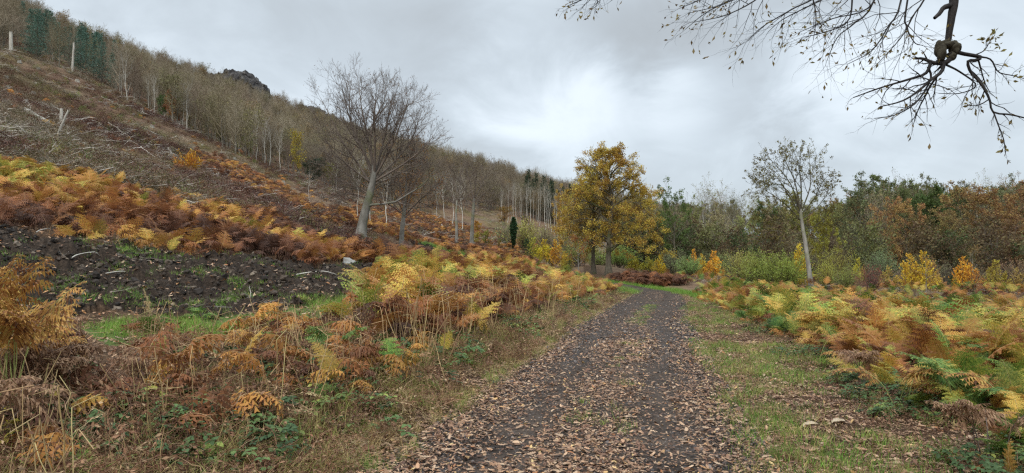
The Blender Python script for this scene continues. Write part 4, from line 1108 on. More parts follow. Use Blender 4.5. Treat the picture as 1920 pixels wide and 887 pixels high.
# ---- the big beech and its neighbours (limbs laid out at their own distance)
def local(pts, Y, foot, dy=None):
    out = []
    for i, (a, b) in enumerate(pts):
        k = i / max(1, len(pts) - 1); out.append(at(a, b, Y + (0 if dy is None else dy * k)) - foot)
    return np.array(out)
def hero(name, foot_px, Y, trunk, tr, limbs, label, mats, rgs, K1=9, **k):
    col = k.pop('col', None); foot = base(foot_px, Y); rg_ = np.random.default_rng(rgs)
    tp = local(trunk, Y, foot); tp[0, 2] = -.3
    P, R = resample(tp, 12, tr[0], tr[1], .8); R[0] *= 1.7; R[1] *= 1.12
    man = []; mr = []
    for pts, r0, dy in limbs:
        pts = [(a, pts[0][1] + (b - pts[0][1]) * k.get('vs', 1)) for a, b in pts]
        man.append(local(pts, Y, foot, dy)); mr.append((r0 * .82, .012))
    k.pop('vs', None)
    ms = tree_meshes(H=1, r=.3, rg=rg_, trunk=(P, R), manual=man, mr=mr, K1=K1, bark=mats[0], twig=mats[1], sides=14, **k)
    return tree(name, ms, foot, label, col=col)
BL = [([(693,368),(668,352),(640,345),(612,338)], .05, -2), ([(694,362),(715,345),(742,338),(765,330)], .05, 2), ([(692,372),(672,368),(650,374),(630,384)], .035, 1.5), ([(697,350),(672,300),(645,255),(618,190),(600,150)], .13, 1.0), ([(699,330),(680,270),(655,200),(640,120)], .14, -1.5), ([(701,320),(690,250),(678,180),(672,118)], .14, 2.2),
      ([(702,330),(703,260),(702,190),(706,130)], .15, -2.5), ([(703,325),(718,260),(728,200),(738,140)], .14, 1.5), ([(704,330),(732,270),(752,210),(768,150)], .13, -1.8),
      ([(705,335),(745,290),(775,240),(792,175)], .12, 2.8), ([(703,340),(752,305),(790,270),(815,235)], .11, -.6), ([(698,345),(660,310),(620,265),(598,205)], .10, -2.6),
      ([(694,365),(665,345),(635,330),(605,300)], .07, 1.8), ([(692,372),(660,362),(628,368),(590,372)], .05, -1.0), ([(700,318),(696,230),(722,160),(722,125)], .10, .3),
      ([(704,345),(745,325),(780,305),(812,300)], .08, 3.0), ([(702,320),(664,240),(655,170),(660,112)], .09, 3.2), ([(702,330),(735,240),(760,180),(785,160)], .09, .8),
      ([(688,388),(702,382),(735,380),(762,362),(785,345),(806,322),(818,300)], .13, -1.5), ([(696,355),(650,320),(622,300),(612,285)], .06, 3.0)]
hero('beech_tree', 675, 55, [(674,453),(682,408),(692,370),(700,335),(702,310)], (.42, .20), BL, 'large leafless beech with fanned crown and leaning pale grey trunk on the slope', (M_BEECH, M_TWIG), 11,
     vs=.84, n2=15, n3=9, n4=6, lr2=.41, lr3=.46, lr4=.55, trop=.10, twr=.012, leaf=900, lsize=.1, col=(.2, .09, .04), split=1, pale=(18,))
BS = [([(757,405),(740,385),(722,370),(700,360)], .07, 1.5), ([(757,400),(738,360),(722,330),(705,318)], .07, -1.2), ([(758,395),(750,350),(740,310),(732,285)], .09, .8), ([(758,395),(762,340),(763,300),(765,270)], .10, -1),
      ([(759,400),(775,355),(788,320),(795,290)], .08, 1.6), ([(760,402),(788,375),(810,355),(822,340)], .07, -1.5), ([(760,408),(780,390),(802,388),(818,380)], .05, 1), ([(758,398),(770,340),(778,300),(782,275)], .07, -2)]
hero('beech_tree', 752, 60, [(752,463),(754,430),(757,405),(759,380)], (.24, .13), BS, 'smaller leafless beech with a straight pale trunk right of the large beech', (M_BEECH, M_TWIG), 12,
     n2=9, n3=7, n4=4, lr2=.5, lr3=.45, lr4=.5, trop=.08, twr=.014, split=1, pale=(3,), leaf=1600, lsize=.11, col=(.30, .13, .035))
AS = [([(886,385),(868,370),(850,352),(838,345)], .08, 2), ([(887,380),(872,355),(858,335),(850,322)], .09, -2), ([(888,375),(882,345),(876,322),(872,308)], .11, 1), ([(889,372),(892,345),(893,322),(892,304)], .11, -2),
      ([(889,375),(902,350),(912,330),(920,318)], .10, 2), ([(889,380),(908,362),(922,352),(932,345)], .09, -1), ([(888,388),(905,378),(922,376),(934,370)], .07, 2), ([(887,398),(900,395),(912,392),(925,388)], .05, 1), ([(886,390),(866,384),(850,380),(838,374)], .06, -2)]
hero('ash_tree', 885, 100, [(884,468),(885,430),(887,400),(889,372)], (.30, .18), AS, 'pale trunked leafless tree with a rounded dark crown right of the beeches', (M_BEECH, M_TWIG), 13,
     n2=9, n3=7, n4=4, lr2=.55, lr3=.5, lr4=.5, trop=.03, twr=.022, split=1, leaf=300, lsize=.12, col=(.2, .12, .05))
AS2 = [([(a - 29, b + 2) for a, b in p], r_ * .75, -dy) for p, r_, dy in AS[:7]]
hero('ash_tree', 856, 97, [(856,461),(856,425),(855,400),(857,376)], (.20, .12), AS2, 'thinner pale leafless tree just left of the dark crowned one', (M_BEECH, M_TWIG), 14,
     n2=7, n3=6, n4=4, lr2=.5, lr3=.5, lr4=.5, trop=.05, twr=.02, split=1, leaf=200, lsize=.12, col=(.2, .12, .05))

# right hand half bare tree
RL = [([(1505,425),(1480,412),(1450,402),(1425,400)], .05, 1), ([(1503,415),(1475,385),(1448,365),(1425,352)], .06, -1.2), ([(1502,405),(1478,365),(1455,330),(1430,318)], .07, 1.6), ([(1501,398),(1485,350),(1462,318),(1445,300)], .07, -1.8),
      ([(1501,395),(1490,340),(1476,310),(1470,295)], .07, 1), ([(1502,395),(1502,345),(1498,315),(1494,295)], .08, -.6), ([(1502,398),(1518,355),(1520,325),(1518,302)], .07, 1.8), ([(1503,402),(1528,370),(1540,345),(1550,332)], .06, -1.4),
      ([(1504,410),(1530,392),(1545,372),(1555,362)], .05, 1.4), ([(1505,435),(1482,440),(1455,432),(1430,436)], .035, -1), ([(1507,430),(1525,425),(1545,410),(1556,398)], .035, -1.6), ([(1502,396),(1470,350),(1440,345),(1422,338)], .05, 2.2)]
hero('half_bare_tree', 1522, 56, [(1523,548),(1516,500),(1509,450),(1503,415),(1501,392)], (.20, .11), RL, 'lone upright tree with pale trunk and a few olive leaves right of the track', (M_BEECH, M_OAKB), 15,
     split=1, n2=8, n3=6, n4=3, lr2=.5, lr3=.46, lr4=.5, trop=.05, twr=.013, clump=.55, leaf=8000, lsize=.11, ljit=.06, col=(.15, .125, .035))

# the two golden oaks
def oak_limbs(x0, ys, spread, rg_):
    L_ = []
    for i, yb in enumerate(ys):
        sg = 1 if i % 2 else -1; w = spread(yb) * rg_.uniform(.72, 1.0); az = i * 2.4 + rg_.normal(0, .3); dy = w * math.sin(az) * .052; w = w * max(.12, abs(cos(az))); sg = 1 if cos(az) > 0 else -1
        L_.append(([(x0, yb), (x0 + sg * w * .35, yb - 16 + rg_.normal(0, 3)), (x0 + sg * w * .7, yb - 20 + rg_.normal(0, 5)), (x0 + sg * w, yb - 12 + rg_.normal(0, 6))], .05 + .0008 * w, dy))
    return L_
org = np.random.default_rng(44)
sp1 = lambda yb: np.interp(yb, [290, 310, 340, 370, 400, 440, 480, 500], [14, 32, 56, 74, 96, 106, 100, 80])
hero('oak_tree', 1141, 78, [(1141,518),(1141,470),(1144,420),(1148,380),(1140,330),(1133,290)], (.34, .05), oak_limbs(1143, list(np.linspace(296, 478, 46)), sp1, org),
     'tall golden leaved oak standing at the bend of the track', (M_OAKB, M_OAKB), 16, split=1, n2=8, n3=6, n4=0, lr2=.5, lr3=.5, trop=.05, twr=.02, clump=.3, leaf=42000, lsize=.15, ljit=.15, flat=.35, upd=.3, col=(.46, .31, .06))
sp2 = lambda yb: np.interp(yb, [330, 350, 380, 440, 500], [12, 30, 50, 56, 50])
hero('oak_tree', 1113, 82, [(1113,508),(1112,460),(1114,420),(1112,380),(1108,330)], (.26, .04), oak_limbs(1112, list(np.linspace(338, 470, 28)), sp2, org),
     'second golden oak with a thinner trunk left of the tall one', (M_OAKB, M_OAKB), 17, split=1, n2=8, n3=5, n4=0, lr2=.5, lr3=.5, trop=.05, twr=.02, clump=.34, leaf=16000, lsize=.15, ljit=.16, flat=.25, upd=.3, col=(.34, .25, .05))

# ---- woodland on the right and behind
wr_ = np.random.default_rng(60)
def wood(H=14, **k):
    kw = dict(H=H, r=.22, rg=wr_, wig=.06, crown0=.28, limbs=15, ang=52, len1=.36, n2=6, n3=5, lr2=.5, lr3=.45, trop=.07, leaf=9000, lsize=.24, twr=.022, ljit=.16, clump=.6); kw.update(k); return tree_meshes(**kw)
WT = [wood(), wood(limbs=18, ang=58, len1=.38, crown0=.2), wood(leaf=5500, limbs=14, n3=6), wood(crown0=.15, leaf=12000, len1=.36)]
BT = [wood(leaf=500, lsize=.2, n4=3, n3=5, lr4=.5, ang=35, len1=.4, trop=.15, twr=.016, twig=M_HILL, bark=M_HTRUNK), wood(leaf=900, lsize=.2, n4=3, n3=5, ang=32, len1=.42, crown0=.35, trop=.18, twr=.016, twig=M_HILL, bark=M_HTRUNK)]
DG, OL, OB, GD, GYB = (.075, .10, .035), (.17, .17, .06), (.27, .16, .065), (.34, .26, .06), (.20, .17, .085)
wood_list = [ # px, Y, top py, kind, colour, width, label
 (1265, 95, 367, 'W2', (.09, .13, .035), .9, 'green leaved open crowned tree right of the golden oak'),
 (1205, 100, 372, 'W1', (.20, .16, .045), 1.0, 'dull gold tree rising behind the right side of the golden oak'),
 (1060, 92, 372, 'W2', (.32, .20, .04), .7, 'orange gold tree behind the left side of the golden oaks'),
 (1320, 118, 370, 'B0', OL, 1, 'tall fine twigged bare tree right of the green open crowned tree'),
 (1350, 121, 378, 'B1', OL, 1, 'bare vase shaped tree between the green tree and the ivy topped pine'),
 (1378, 116, 383, 'B0', OL, .9, 'grey bare tree left of the dark topped pine'),
 (1295, 112, 392, 'W2', OL, .8, 'olive thin leaved tree beneath the tall fine twigged one'),
 (1408, 124, 392, 'B1', OL, .9, 'grey twiggy tree behind the lower left twigs of the lone tree'),
 (1432, 112, 388, 'W3', DG, .8, 'dark green dense tree behind the lone half bare tree'),
 (1395, 106, 410, 'W2', OL, 1, 'olive brown tree above the green willows'),
 (1340, 108, 405, 'W2', GYB, .9, 'brown olive tree above the orange larch'),
 (1365, 104, 415, 'B0', GYB, .8, 'low bare tree with grey stems above the green willows'),
 (1462, 110, 395, 'W2', GYB, .9, 'brownish tree right behind the trunk of the lone tree'),
 (1500, 113, 375, 'W1', (.17, .16, .04), 1.0, 'olive gold rounded tree behind the crown of the lone tree'),
 (1545, 72, 402, 'W3', (.22, .20, .035), .75, 'yellow green leafy tree close behind the lone tree'),
 (1565, 122, 392, 'W0', OL, .9, 'olive tree filling the gap right of the lone tree'),
 (1612, 120, 360, 'W2', (.09, .10, .045), 1.1, 'grey green high crown left of the double domed tree'),
 (1672, 122, 350, 'W0', (.08, .092, .034), 1.0, 'tallest dark olive domed tree of the right hand wood'),
 (1640, 108, 385, 'B1', GYB, 1, 'bare grey tree under the tallest dark dome'),
 (1700, 104, 386, 'W1', OB, 1.0, 'orange brown spreading tree with pale trunks in front of the right wood'),
 (1655, 103, 398, 'W2', OB, .8, 'smaller rusty tree left of the orange brown spreading one'),
 (1745, 124, 364, 'W3', (.07, .10, .03), 1.0, 'dark green crown right of the tallest dome'),
 (1775, 126, 364, 'W3', (.08, .105, .035), .9, 'green crown midway along the right wood skyline'),
 (1800, 112, 366, 'W1', (.20, .135, .055), 1.15, 'broad russet domed tree before the right skyline'),
 (1860, 106, 370, 'W1', (.22, .125, .05), 1.2, 'broad orange brown tree at the right edge of the wood'),
 (1835, 122, 366, 'B0', OL, 1, 'bare crown showing between the two russet domes'),
 (1885, 125, 362, 'W2', (.11, .11, .05), 1, 'grey olive crown at the far right skyline'),
 (1925, 110, 366, 'W1', (.20, .11, .05), 1.2, 'russet tree cut by the right edge of the picture'),
 (1735, 100, 410, 'W2', (.15, .12, .045), 1, 'lower olive brown tree with bare lower stems'),
 (1780, 97, 405, 'W2', (.16, .115, .045), 1, 'lower brown tree in front of the russet dome'),
 (1890, 92, 420, 'W1', (.15, .085, .04), 1, 'low spreading brown tree near the right edge'),
 (1830, 94, 425, 'W2', (.11, .10, .045), 1, 'shady olive tree with leaning pale stems'),
 (1590, 98, 420, 'W2', (.10, .105, .045), .9, 'dull green tree behind the yellow tree and right of the lone tree'),
 (1240, 110, 400, 'W2', (.14, .14, .04), .9, 'olive gold tree low behind the golden oak'),
 (1170, 120, 410, 'W3', (.12, .13, .04), 1, 'green gold tree glimpsed under the golden oak crown'),
 (1085, 130, 395, 'W2', (.14, .12, .05), 1, 'thin leaved tree seen behind the oak trunks'),
 (985, 150, 405, 'W2', (.12, .10, .04), .8, 'small dark oak like tree at the foot of the far slope'),
 (1640, 90, 440, 'W2', (.10, .12, .05), .8, 'small grey green tree before the bare trunks of the right wood'),
]
for i, (a, Yd, tp, kd, c, w, lb) in enumerate(wood_list):
    tp += 6; p = base(a, Yd); H_ = EYE + (HZ - tp) * Yd / F - p[2]; ms = (WT if kd[0] == 'W' else BT)[int(kd[1])]; s_ = H_ / 14
    bv = wr_.uniform(1.2, 1.8); tree('woodland_tree', ms, p - [0, 0, .3], lb, 'tree', None, wr_.random() * 6.28, (s_ * w, s_ * w, s_ * 1.02), tuple(v * bv for v in c))
# the depth of the wood behind them
for i in range(120):
    a = 1090 + 870 * wr_.random(); Yd = wr_.uniform(128, 175)
    tp = np.interp(a, [1090, 1250, 1320, 1400, 1480, 1560, 1620, 1680, 1800, 1950], [415, 405, 392, 400, 398, 398, 372, 362, 370, 368]) + wr_.uniform(0, 14)
    p = base(a, Yd); s_ = (EYE + (HZ - tp) * Yd / F - p[2]) / 14
    bare = wr_.random() < (.65 if a < 1480 else .15)
    ms = BT[wr_.integers(2)] if bare else WT[wr_.integers(4)]
    c = [OL, DG, GYB, OB, (.10, .11, .045)][wr_.integers(5)]
    tree('woodland_tree', ms, p - [0, 0, .3], 'bare tree in the depth of the wood behind the lone tree' if bare else 'leafy tree in the depth of the right hand wood', 'tree',
         'bare trees deep in the valley wood' if bare else 'leafy trees deep in the valley wood', wr_.random() * 6.28, (s_, s_, s_), c)
# understorey of the right wood
US = [tree_meshes(H=4, r=.05, rg=wr_, crown0=.05, limbs=14, ang=50, len1=.5, n2=6, n3=4, leaf=1500, lsize=.2, twr=.014, trop=.1) for _ in range(2)]
for i in range(110):
    a = 1180 + 790 * wr_.random(); Yd = wr_.uniform(84, 128)
    if Yd < 95 and a < 1330: Yd += 14
    p = base(a, Yd); s_ = wr_.uniform(.7, 1.5)
    tree('understorey_bush', US[i % 2], p - [0, 0, .1], 'dull leafed bush in the shade under the right hand wood', 'bush', 'bushes under the valley wood', wr_.random() * 6.28, (s_ * 1.2, s_ * 1.2, s_), [OL, GYB, DG, (.13, .09, .045)][i % 4])

# ---- saplings and shrubs of the middle distance
vr = np.random.default_rng(81)
def larch(rg, H=3.2):
    T = MB(); C = MB(); K = 8; u = np.linspace(0, 1, K); hs = np.array([1, .8, .62, .7]); of = np.array([[0, 0], [.42, .1], [-.38, .2], [.05, -.42]])
    P = np.stack([np.stack([of[i, 0] + np.cumsum(rg.normal(0, .02, K)), of[i, 1] + np.cumsum(rg.normal(0, .02, K)), H * u * hs[i]], 1) for i in range(4)]); R = np.tile(.028 * (1 - .9 * u), (4, 1)); tubes(T, P, R, 5)
    A, AR = branch(P, R, 34, .04, .98, 48, 9, .36, .4, 6, .05, .14, lenfn=lambda t: 1.25 - t * 1.1, ends=False, rg=rg, minr=.004); tubes(C, A, AR, 3)
    c, d = pts_on(A, 2600, rg, .1, .02); leaves(C, c, .12, 1, .4, D=d + [0, 0, .3], rg=rg)
    return T.mesh('trunk', [M_TWIG]), C.mesh('crown', [M_TWIG, M_LEAF])
LA = [larch(vr), larch(vr), larch(vr)]
def willow(rg, H=3, W_=2.0, leaf=5500, lsize=.13, n=46):
    T = MB(); C = MB(); K = 7
    P = np.zeros((n, K, 3)); az = rg.random(n) * 6.28; th = rg.uniform(.02, .8, n) ; ln = H * rg.uniform(.7, 1.05, n) * (1 - .22 * th)
    P[:, 0] = np.stack([rg.normal(0, .2, n), rg.normal(0, .2, n), 0 * az], 1)
    d = np.stack([np.cos(az) * np.sin(th), np.sin(az) * np.sin(th), np.cos(th)], 1)
    for k in range(1, K):
        d = nrm(d + rg.normal(0, .06, (n, 3)) + [0, 0, .03]); P[:, k] = P[:, k - 1] + d * (ln / (K - 1))[:, None]
    R = np.linspace(.018, .005, K)[None].repeat(n, 0); tubes(T, P, R, 4)
    B, BR_ = branch(P, R, 12, .15, 1, 28, 10, .35, .5, 4, .08, .1, rg=rg, minr=.004); tubes(C, B, BR_, 3)
    c, dd = pts_on(B, leaf, rg, .1, .05); leaves(C, c, lsize, 1, .28, D=dd, rg=rg)
    return T.mesh('stems', [M_TWIG]), C.mesh('foliage', [M_TWIG, M_LEAF])
WI = [willow(vr), willow(vr, leaf=3500), willow(vr, leaf=1500)]
def shrub(name, ms, a, Yd, hpx, w, c, lb, cat='bush', parts=('stems', 'foliage'), group=None, H=3.):
    p = base(a, Yd); s_ = hpx * Yd / F / H
    r = empty(name, tuple(p - [0, 0, .05]), vr.random() * 6.28, (s_ * w, s_ * w, s_)); setp(r, lb, cat, group)
    for nm, me in zip(parts, ms):
        o = link(nm, me, r); o.color = (*c, 1)
    return r
LY, LO = (.76, .54, .07), (.80, .42, .06)
TC_ = ('trunk', 'crown')
for a, Yd, h, w, c, mi, lb in [
 (1338, 78, 42, .9, LO, 0, 'bright orange larch sapling above the bracken by the bend of the track'),
 (1237, 82, 34, .8, LY, 1, 'small golden larch sapling right of the oak trunk'),
 (1300, 92, 46, .6, LO, 2, 'orange gold larch behind the green open crowned tree'),
 (1497, 64, 68, .7, LY, 1, 'tall golden larch left of the lone tree trunk'),
 (1318, 94, 38, .7, LY, 0, 'gold larch just left of the bright orange one'),
 (1610, 60, 52, .6, (.50, .40, .06), 2, 'yellow larch sapling left of the dark red bush'),
 (1665, 56, 44, .8, (.52, .38, .10), 1, 'pale gold sapling between the red bush and the big gold clump'),
 (1708, 54, 62, .8, LY, 0, 'left stem of the big gold larch clump in the right rough ground'),
 (1728, 54, 66, .8, LY, 2, 'central tall larch of the big gold clump in the right rough ground'),
 (1748, 55, 54, .8, (.58, .38, .13), 1, 'right pale larch of the big gold clump'),
 (1802, 52, 56, .7, LO, 0, 'pointed orange larch right of the small spruce'),
 (1820, 52, 46, .9, (.64, .33, .08), 1, 'pinkish orange larch beside the pointed orange one'),
 (1868, 50, 50, .9, (.46, .38, .07), 2, 'yellow larch sapling near the right edge'),
 (1905, 50, 42, .9, (.44, .32, .10), 1, 'dull gold larch at the right picture edge'),
 (1020, 84, 38, 1, (.62, .48, .05), 0, 'bright yellow larch sapling right of the small spruce by the left bracken'),
 (1042, 82, 42, .9, (.70, .42, .06), 1, 'orange yellow larch sapling left of the oak trunks'),
 (1002, 88, 40, .9, (.46, .42, .06), 2, 'lemon yellow sapling behind the small spruce'),
 (1060, 86, 30, 1.1, (.48, .36, .07), 2, 'low dull yellow larch close to the oak trunks'),
 (1190, 88, 24, 1.4, (.50, .42, .05), 0, 'low yellow sapling under the right side of the oak'),
 (1215, 90, 24, 1.3, (.46, .40, .06), 1, 'lemon coloured low sapling beneath the outer oak branches')]:
    shrub('larch_sapling', LA[mi], a, Yd, h * 1.25, w * 1.55, c, lb, 'tree', TC_, 'yellow larch saplings', 3.2)
GW = (.20, .23, .05)
for a, Yd, h, w, c, mi, lb in [
 (1462, 62, 62, 1.35, GW, 0, 'large round green willow bush left of the lone tree'),
 (1420, 66, 60, 1.3, (.19, .21, .05), 0, 'broad green willow bush left of the round one'),
 (1388, 72, 48, 1.1, (.24, .22, .06), 1, 'yellowish willow thicket right of the orange larch'),
 (1290, 84, 34, 1.3, (.16, .22, .07), 0, 'low pale green willow left of the orange larch'),
 (1262, 92, 44, 1.2, (.13, .14, .07), 1, 'grey green bush beneath the open crowned tree'),
 (1360, 82, 40, 1.1, (.15, .17, .06), 1, 'green bush behind the orange larch'),
 (1632, 52, 44, 1.2, (.17, .065, .045), 2, 'dark red twiggy bush beyond the right bracken'),
 (1612, 50, 30, 1.0, (.16, .07, .05), 2, 'smaller dark red bush left of the big dark red one'),
 (1690, 62, 40, 1.2, (.18, .12, .08), 2, 'thin brown twiggy bush behind the pale gold sapling'),
 (1585, 58, 40, 1.2, (.17, .19, .05), 1, 'yellow green bush right of the lone trunk'),
 (1550, 62, 46, 1.1, (.24, .22, .045), 1, 'golden green bush at the foot of the yellow green tree'),
 (1572, 66, 60, .9, (.20, .19, .045), 1, 'taller olive bush behind the golden green one'),
 (1655, 76, 50, 1.2, (.12, .15, .07), 1, 'grey green bush in front of the wood trunks'),
 (1770, 66, 44, 1.2, (.11, .10, .055), 2, 'brown grey scrub bush behind the small spruce'),
 (1842, 62, 40, 1.2, (.15, .12, .06), 2, 'bare purplish bush left of the yellow larch near the edge'),
 (1895, 60, 52, 1.1, (.19, .12, .07), 2, 'purple brown twiggy bush near the right edge'),
 (1935, 58, 62, 1.1, (.17, .11, .06), 2, 'brown twiggy bush on the right picture edge'),
 (1085, 92, 40, 1.3, (.20, .21, .06), 1, 'green yellow bush behind the oak trunks'),
 (1160, 96, 38, 1.4, (.16, .21, .05), 0, 'light green bush glimpsed right of the tall oak trunk'),
 (1125, 98, 36, 1.4, (.17, .19, .05), 1, 'green bush seen between the two oak trunks'),
 (1225, 100, 34, 1.4, (.15, .18, .06), 1, 'dull green bush right of the oak, before the far trees'),
 (1065, 104, 50, 1.1, (.20, .19, .07), 2, 'tall thin stemmed bush left of the oak trunks'),
 (985, 112, 52, 1.0, (.24, .22, .06), 1, 'yellow green bush right of the ivy clad trunk'),
 (945, 118, 40, 1.1, (.17, .19, .08), 2, 'pale grey green bush left of the ivy clad trunk'),
 (1030, 110, 52, 1.3, (.18, .16, .07), 2, 'olive brown thicket behind the bright yellow saplings'),
 (1700, 44, 16, 1.5, (.15, .11, .05), 2, 'low brown bush in front of the big gold larch clump'),
 (1640, 40, 18, 1.5, (.17, .12, .06), 2, 'low tan bush just beyond the right bracken'),
 (1500, 88, 50, 1.2, (.14, .15, .05), 1, 'olive bush behind the tall golden larch'),
 (1325, 100, 40, 1.3, (.12, .13, .06), 1, 'dark olive bush behind the gold larch')]:
    shrub('willow_bush', WI[mi], a, Yd, h * 1.15, w * 1.2, tuple(v * 1.8 for v in c), lb)
SPR = conifer(vr, 3, .30, 16, 2200, .11, .02)
for a, Yd, h, w, lb in [(988, 84, 42, 1.2, 'small dense dark spruce at the edge of the left bracken'), (1068, 78, 22, 1.1, 'tiny green spruce left of the oak trunks'),
                        (1783, 52, 36, 1.1, 'small dark spruce left of the pointed orange larch'), (1030, 80, 18, 1.2, 'tiny dark spruce under the yellow larches')]:
    shrub('spruce_sapling', SPR, a, Yd, h, w, (.045, .085, .035), lb, 'tree', TC_, None, 3)
# ivy clad trunk
ir = np.random.default_rng(5); T = MB(); C = MB()
P, R = resample([(0, 0, -.2), (.05, 0, 1.5), (-.05, .1, 3), (.1, 0, 4.3)], 9, .14, .05); tubes(T, P[None], R[None], 7)
n = 5200; u = ir.random(n); a = ir.random(n) * 6.28; rr_ = (.12 + .42 * np.sin(u * 2.9) ** 1.2 * (.5 + .7 * vnoise(u * 6, a * 1.2, 9)) + .28 * (u > .6) * (1 - u) * 2) * np.sqrt(ir.random(n))
leaves(C, np.stack([rr_ * np.cos(a), rr_ * np.sin(a), .1 + 4.6 * u], 1), .15, 1, .8, rg=ir)
A_, AR_ = branch(P[None], R[None], 26, .3, 1, 55, 10, .16, .3, 4, .1, .1, rg=ir); tubes(C, A_, AR_, 3)
p = base(963, 108); tree('ivy_tree', (T.mesh('trunk', [M_OAKB]), C.mesh('crown', [M_TWIG, M_LEAF])), p, 'narrow dead trunk smothered in dark green ivy beyond the left bracken', col=(.03, .062, .022))
# small brown sapling left of oak trunks
ms = tree_meshes(H=5, r=.08, rg=vr, crown0=.3, limbs=8, ang=50, len1=.34, n2=5, n3=4, leaf=500, lsize=.16, twr=.012, bark=M_BEECH, twig=M_TWIG)
tree('sapling', ms, base(1084, 72), 'thin grey sapling with a few rusty leaves left of the oak trunks', col=(.30, .10, .03), sc=70 * 72 / F / 5)
tree('sapling', ms, base(1823, 64), 'thin bare pale sapling rising above the orange larches at right', col=(.2, .12, .05), sc=75 * 64 / F / 5, rz=2)
tree('sapling', ms, base(1735, 50), 'dark bare sapling in front of the big gold larch clump', col=(.2, .12, .05), sc=62 * 50 / F / 5, rz=4)
# orange oak shrub on the felled slope
ms = willow(vr, 2.2, 2, 1500, .17, 18)
shrub('orange_shrub', ms, 352, 62, 50, 1.25, (.58, .27, .035), 'bright orange leafed shrub alone on the felled slope', H=2.4)
shrub('yellow_shrub', ms, 140, 31, 14, 1.2, (.50, .28, .04), 'small orange yellow shrub above the left bracken', H=2.2)

# ---- snags, stumps, logs, stone
def snag_mesh(h, r, rg):
    mb = MB(); K = 8; P = np.zeros((1, K, 3)); P[0, :, 2] = np.linspace(-.2, h, K); P[0, :, 0] = np.cumsum(rg.normal(0, .02, K)); R = np.linspace(r * 1.15, r * .8, K)[None]
    tubes(mb, P, R, 9); a = np.arange(9) * 2 * pi / 9
    top = np.stack([P[0, -1, 0] + r * .8 * np.cos(a), P[0, -1, 1] + r * .8 * np.sin(a), h + rg.uniform(.02, .25, 9)], 1); b = mb.n
    mb.add(np.vstack([top, [[P[0, -1, 0], 0, h - .05]]]), None, [[i, (i + 1) % 9, 9] for i in range(9)])
    mb.add(np.vstack([top - [0, 0, .3], top]), [[i, (i + 1) % 9, 9 + (i + 1) % 9, 9 + i] for i in range(9)], None)
    A, AR = branch(P, R, 7, .4, .98, 70, 12, .09, .25, 3, .1, 0, rg=rg, ends=False); tubes(mb, A, AR, 4)
    return mb.mesh('dead_snag', [M_BIRCH])
for a, Yd, h, lb, lean in [(8, 108, 37, 'stout broken dead trunk standing at the far left edge of the slope', 0), (125, 110, 56, 'tall thin dead trunk standing before the conifers', .02)]:
    p = base(a, Yd); setp(single('dead_snag', snag_mesh(h * Yd / F, .26 if h < 50 else .15, vr), p, lb, 'dead tree'), None).rotation_euler[1] = lean
p = ground(104, 262); o = single('leaning_pole', snag_mesh(56 * p[1] / F, .075, vr), p, 'pale broken stem leaning to the right among the brash on the slope', 'dead tree'); o.rotation_euler[1] = .36
p = ground(114, 232); single('dead_snag', snag_mesh(26 * p[1] / F, .14, vr), p, 'short upright broken stem behind the leaning pale pole', 'dead tree')
M_CUT = bark_mat('cut_wood', (.32, .25, .17), (.62, .54, .42), 5)
def stump_mesh(rg, h=.35, r=.25):
    mb = MB(); n = 12; a = np.arange(n) * 2 * pi / n; rb = r * (1.35 + .2 * rg.random(n)); rt = r * (1 + .1 * rg.random(n))
    V = np.concatenate([np.stack([np.cos(a) * rb, np.sin(a) * rb, a * 0 - .1], 1), np.stack([np.cos(a) * rt, np.sin(a) * rt, a * 0 + h * .5], 1), np.stack([np.cos(a) * rt, np.sin(a) * rt, h + .05 * np.cos(a)], 1)])
    Q = [[j * n + i, j * n + (i + 1) % n, (j + 1) * n + (i + 1) % n, (j + 1) * n + i] for j in range(2) for i in range(n)]; mb.add(V, Q, None, 0)
    mb.add(np.vstack([V[2 * n:], [[0, 0, h]]]), None, [[i, (i + 1) % n, n] for i in range(n)], 1)
    return mb.mesh('tree_stump', [M_HTRUNK, M_CUT], smooth=False)
STU = [stump_mesh(vr) for _ in range(4)]
stumps = [(36,120),(33,134),(72,130),(130,137),(12,148),(62,178),(198,196),(15,167),(48,192),(145,155),(80,212),(250,216),(130,245),(300,262),(160,283),(215,300),(380,275),(430,320),(530,345),(533,376),(610,395),(555,410),(440,300),(510,362),(330,300),(60,262),(20,230),(255,330),(690,470),(400,345),(285,240)]
for i, (a, b) in enumerate(stumps):
    p = ground(a, b, 20); single('tree_stump', STU[i % 4], p, 'pale cut stump left on the felled hillside', 'stump', 'cut stumps on the felled hillside', vr.random() * 6, vr.uniform(.5, .9) * (1 if p[1] < 80 else 1.2))
def log_mesh(rg, ln, r):
    mb = MB(); K = 9; P = np.zeros((1, K, 3)); P[0, :, 0] = np.linspace(-ln / 2, ln / 2, K); P[0, :, 1] = np.cumsum(rg.normal(0, .03, K)); P[0, :, 2] = r * .8
    R = np.linspace(r, r * .7, K)[None]; tubes(mb, P, R, 9, 0, .15)
    for e, kk in ((0, 0), (K - 1, 1)):
        a = np.arange(10) * 2 * pi / 10; c = P[0, e]; V = np.stack([np.full(10, c[0]), c[1] + R[0, e] * np.cos(a), c[2] + R[0, e] * np.sin(a)], 1); mb.add(np.vstack([V, [c + [(-.01, .01)[kk], 0, 0]]]), None, [[i, (i + 1) % 10, 10] for i in range(10)], 1)
    return mb.mesh('fallen_log', [M_HTRUNK, M_CUT])
def slope_rot(o, p, az, ln):
    d = np.array([cos(az), sin(az)]); z0, z1 = Z(np.array([p[0] - d[0] * ln / 2, p[0] + d[0] * ln / 2]), np.array([p[1] - d[1] * ln / 2, p[1] + d[1] * ln / 2]))
    o.rotation_euler = (0, -math.atan2(z1 - z0, ln), az); o.location[2] = (z0 + z1) / 2
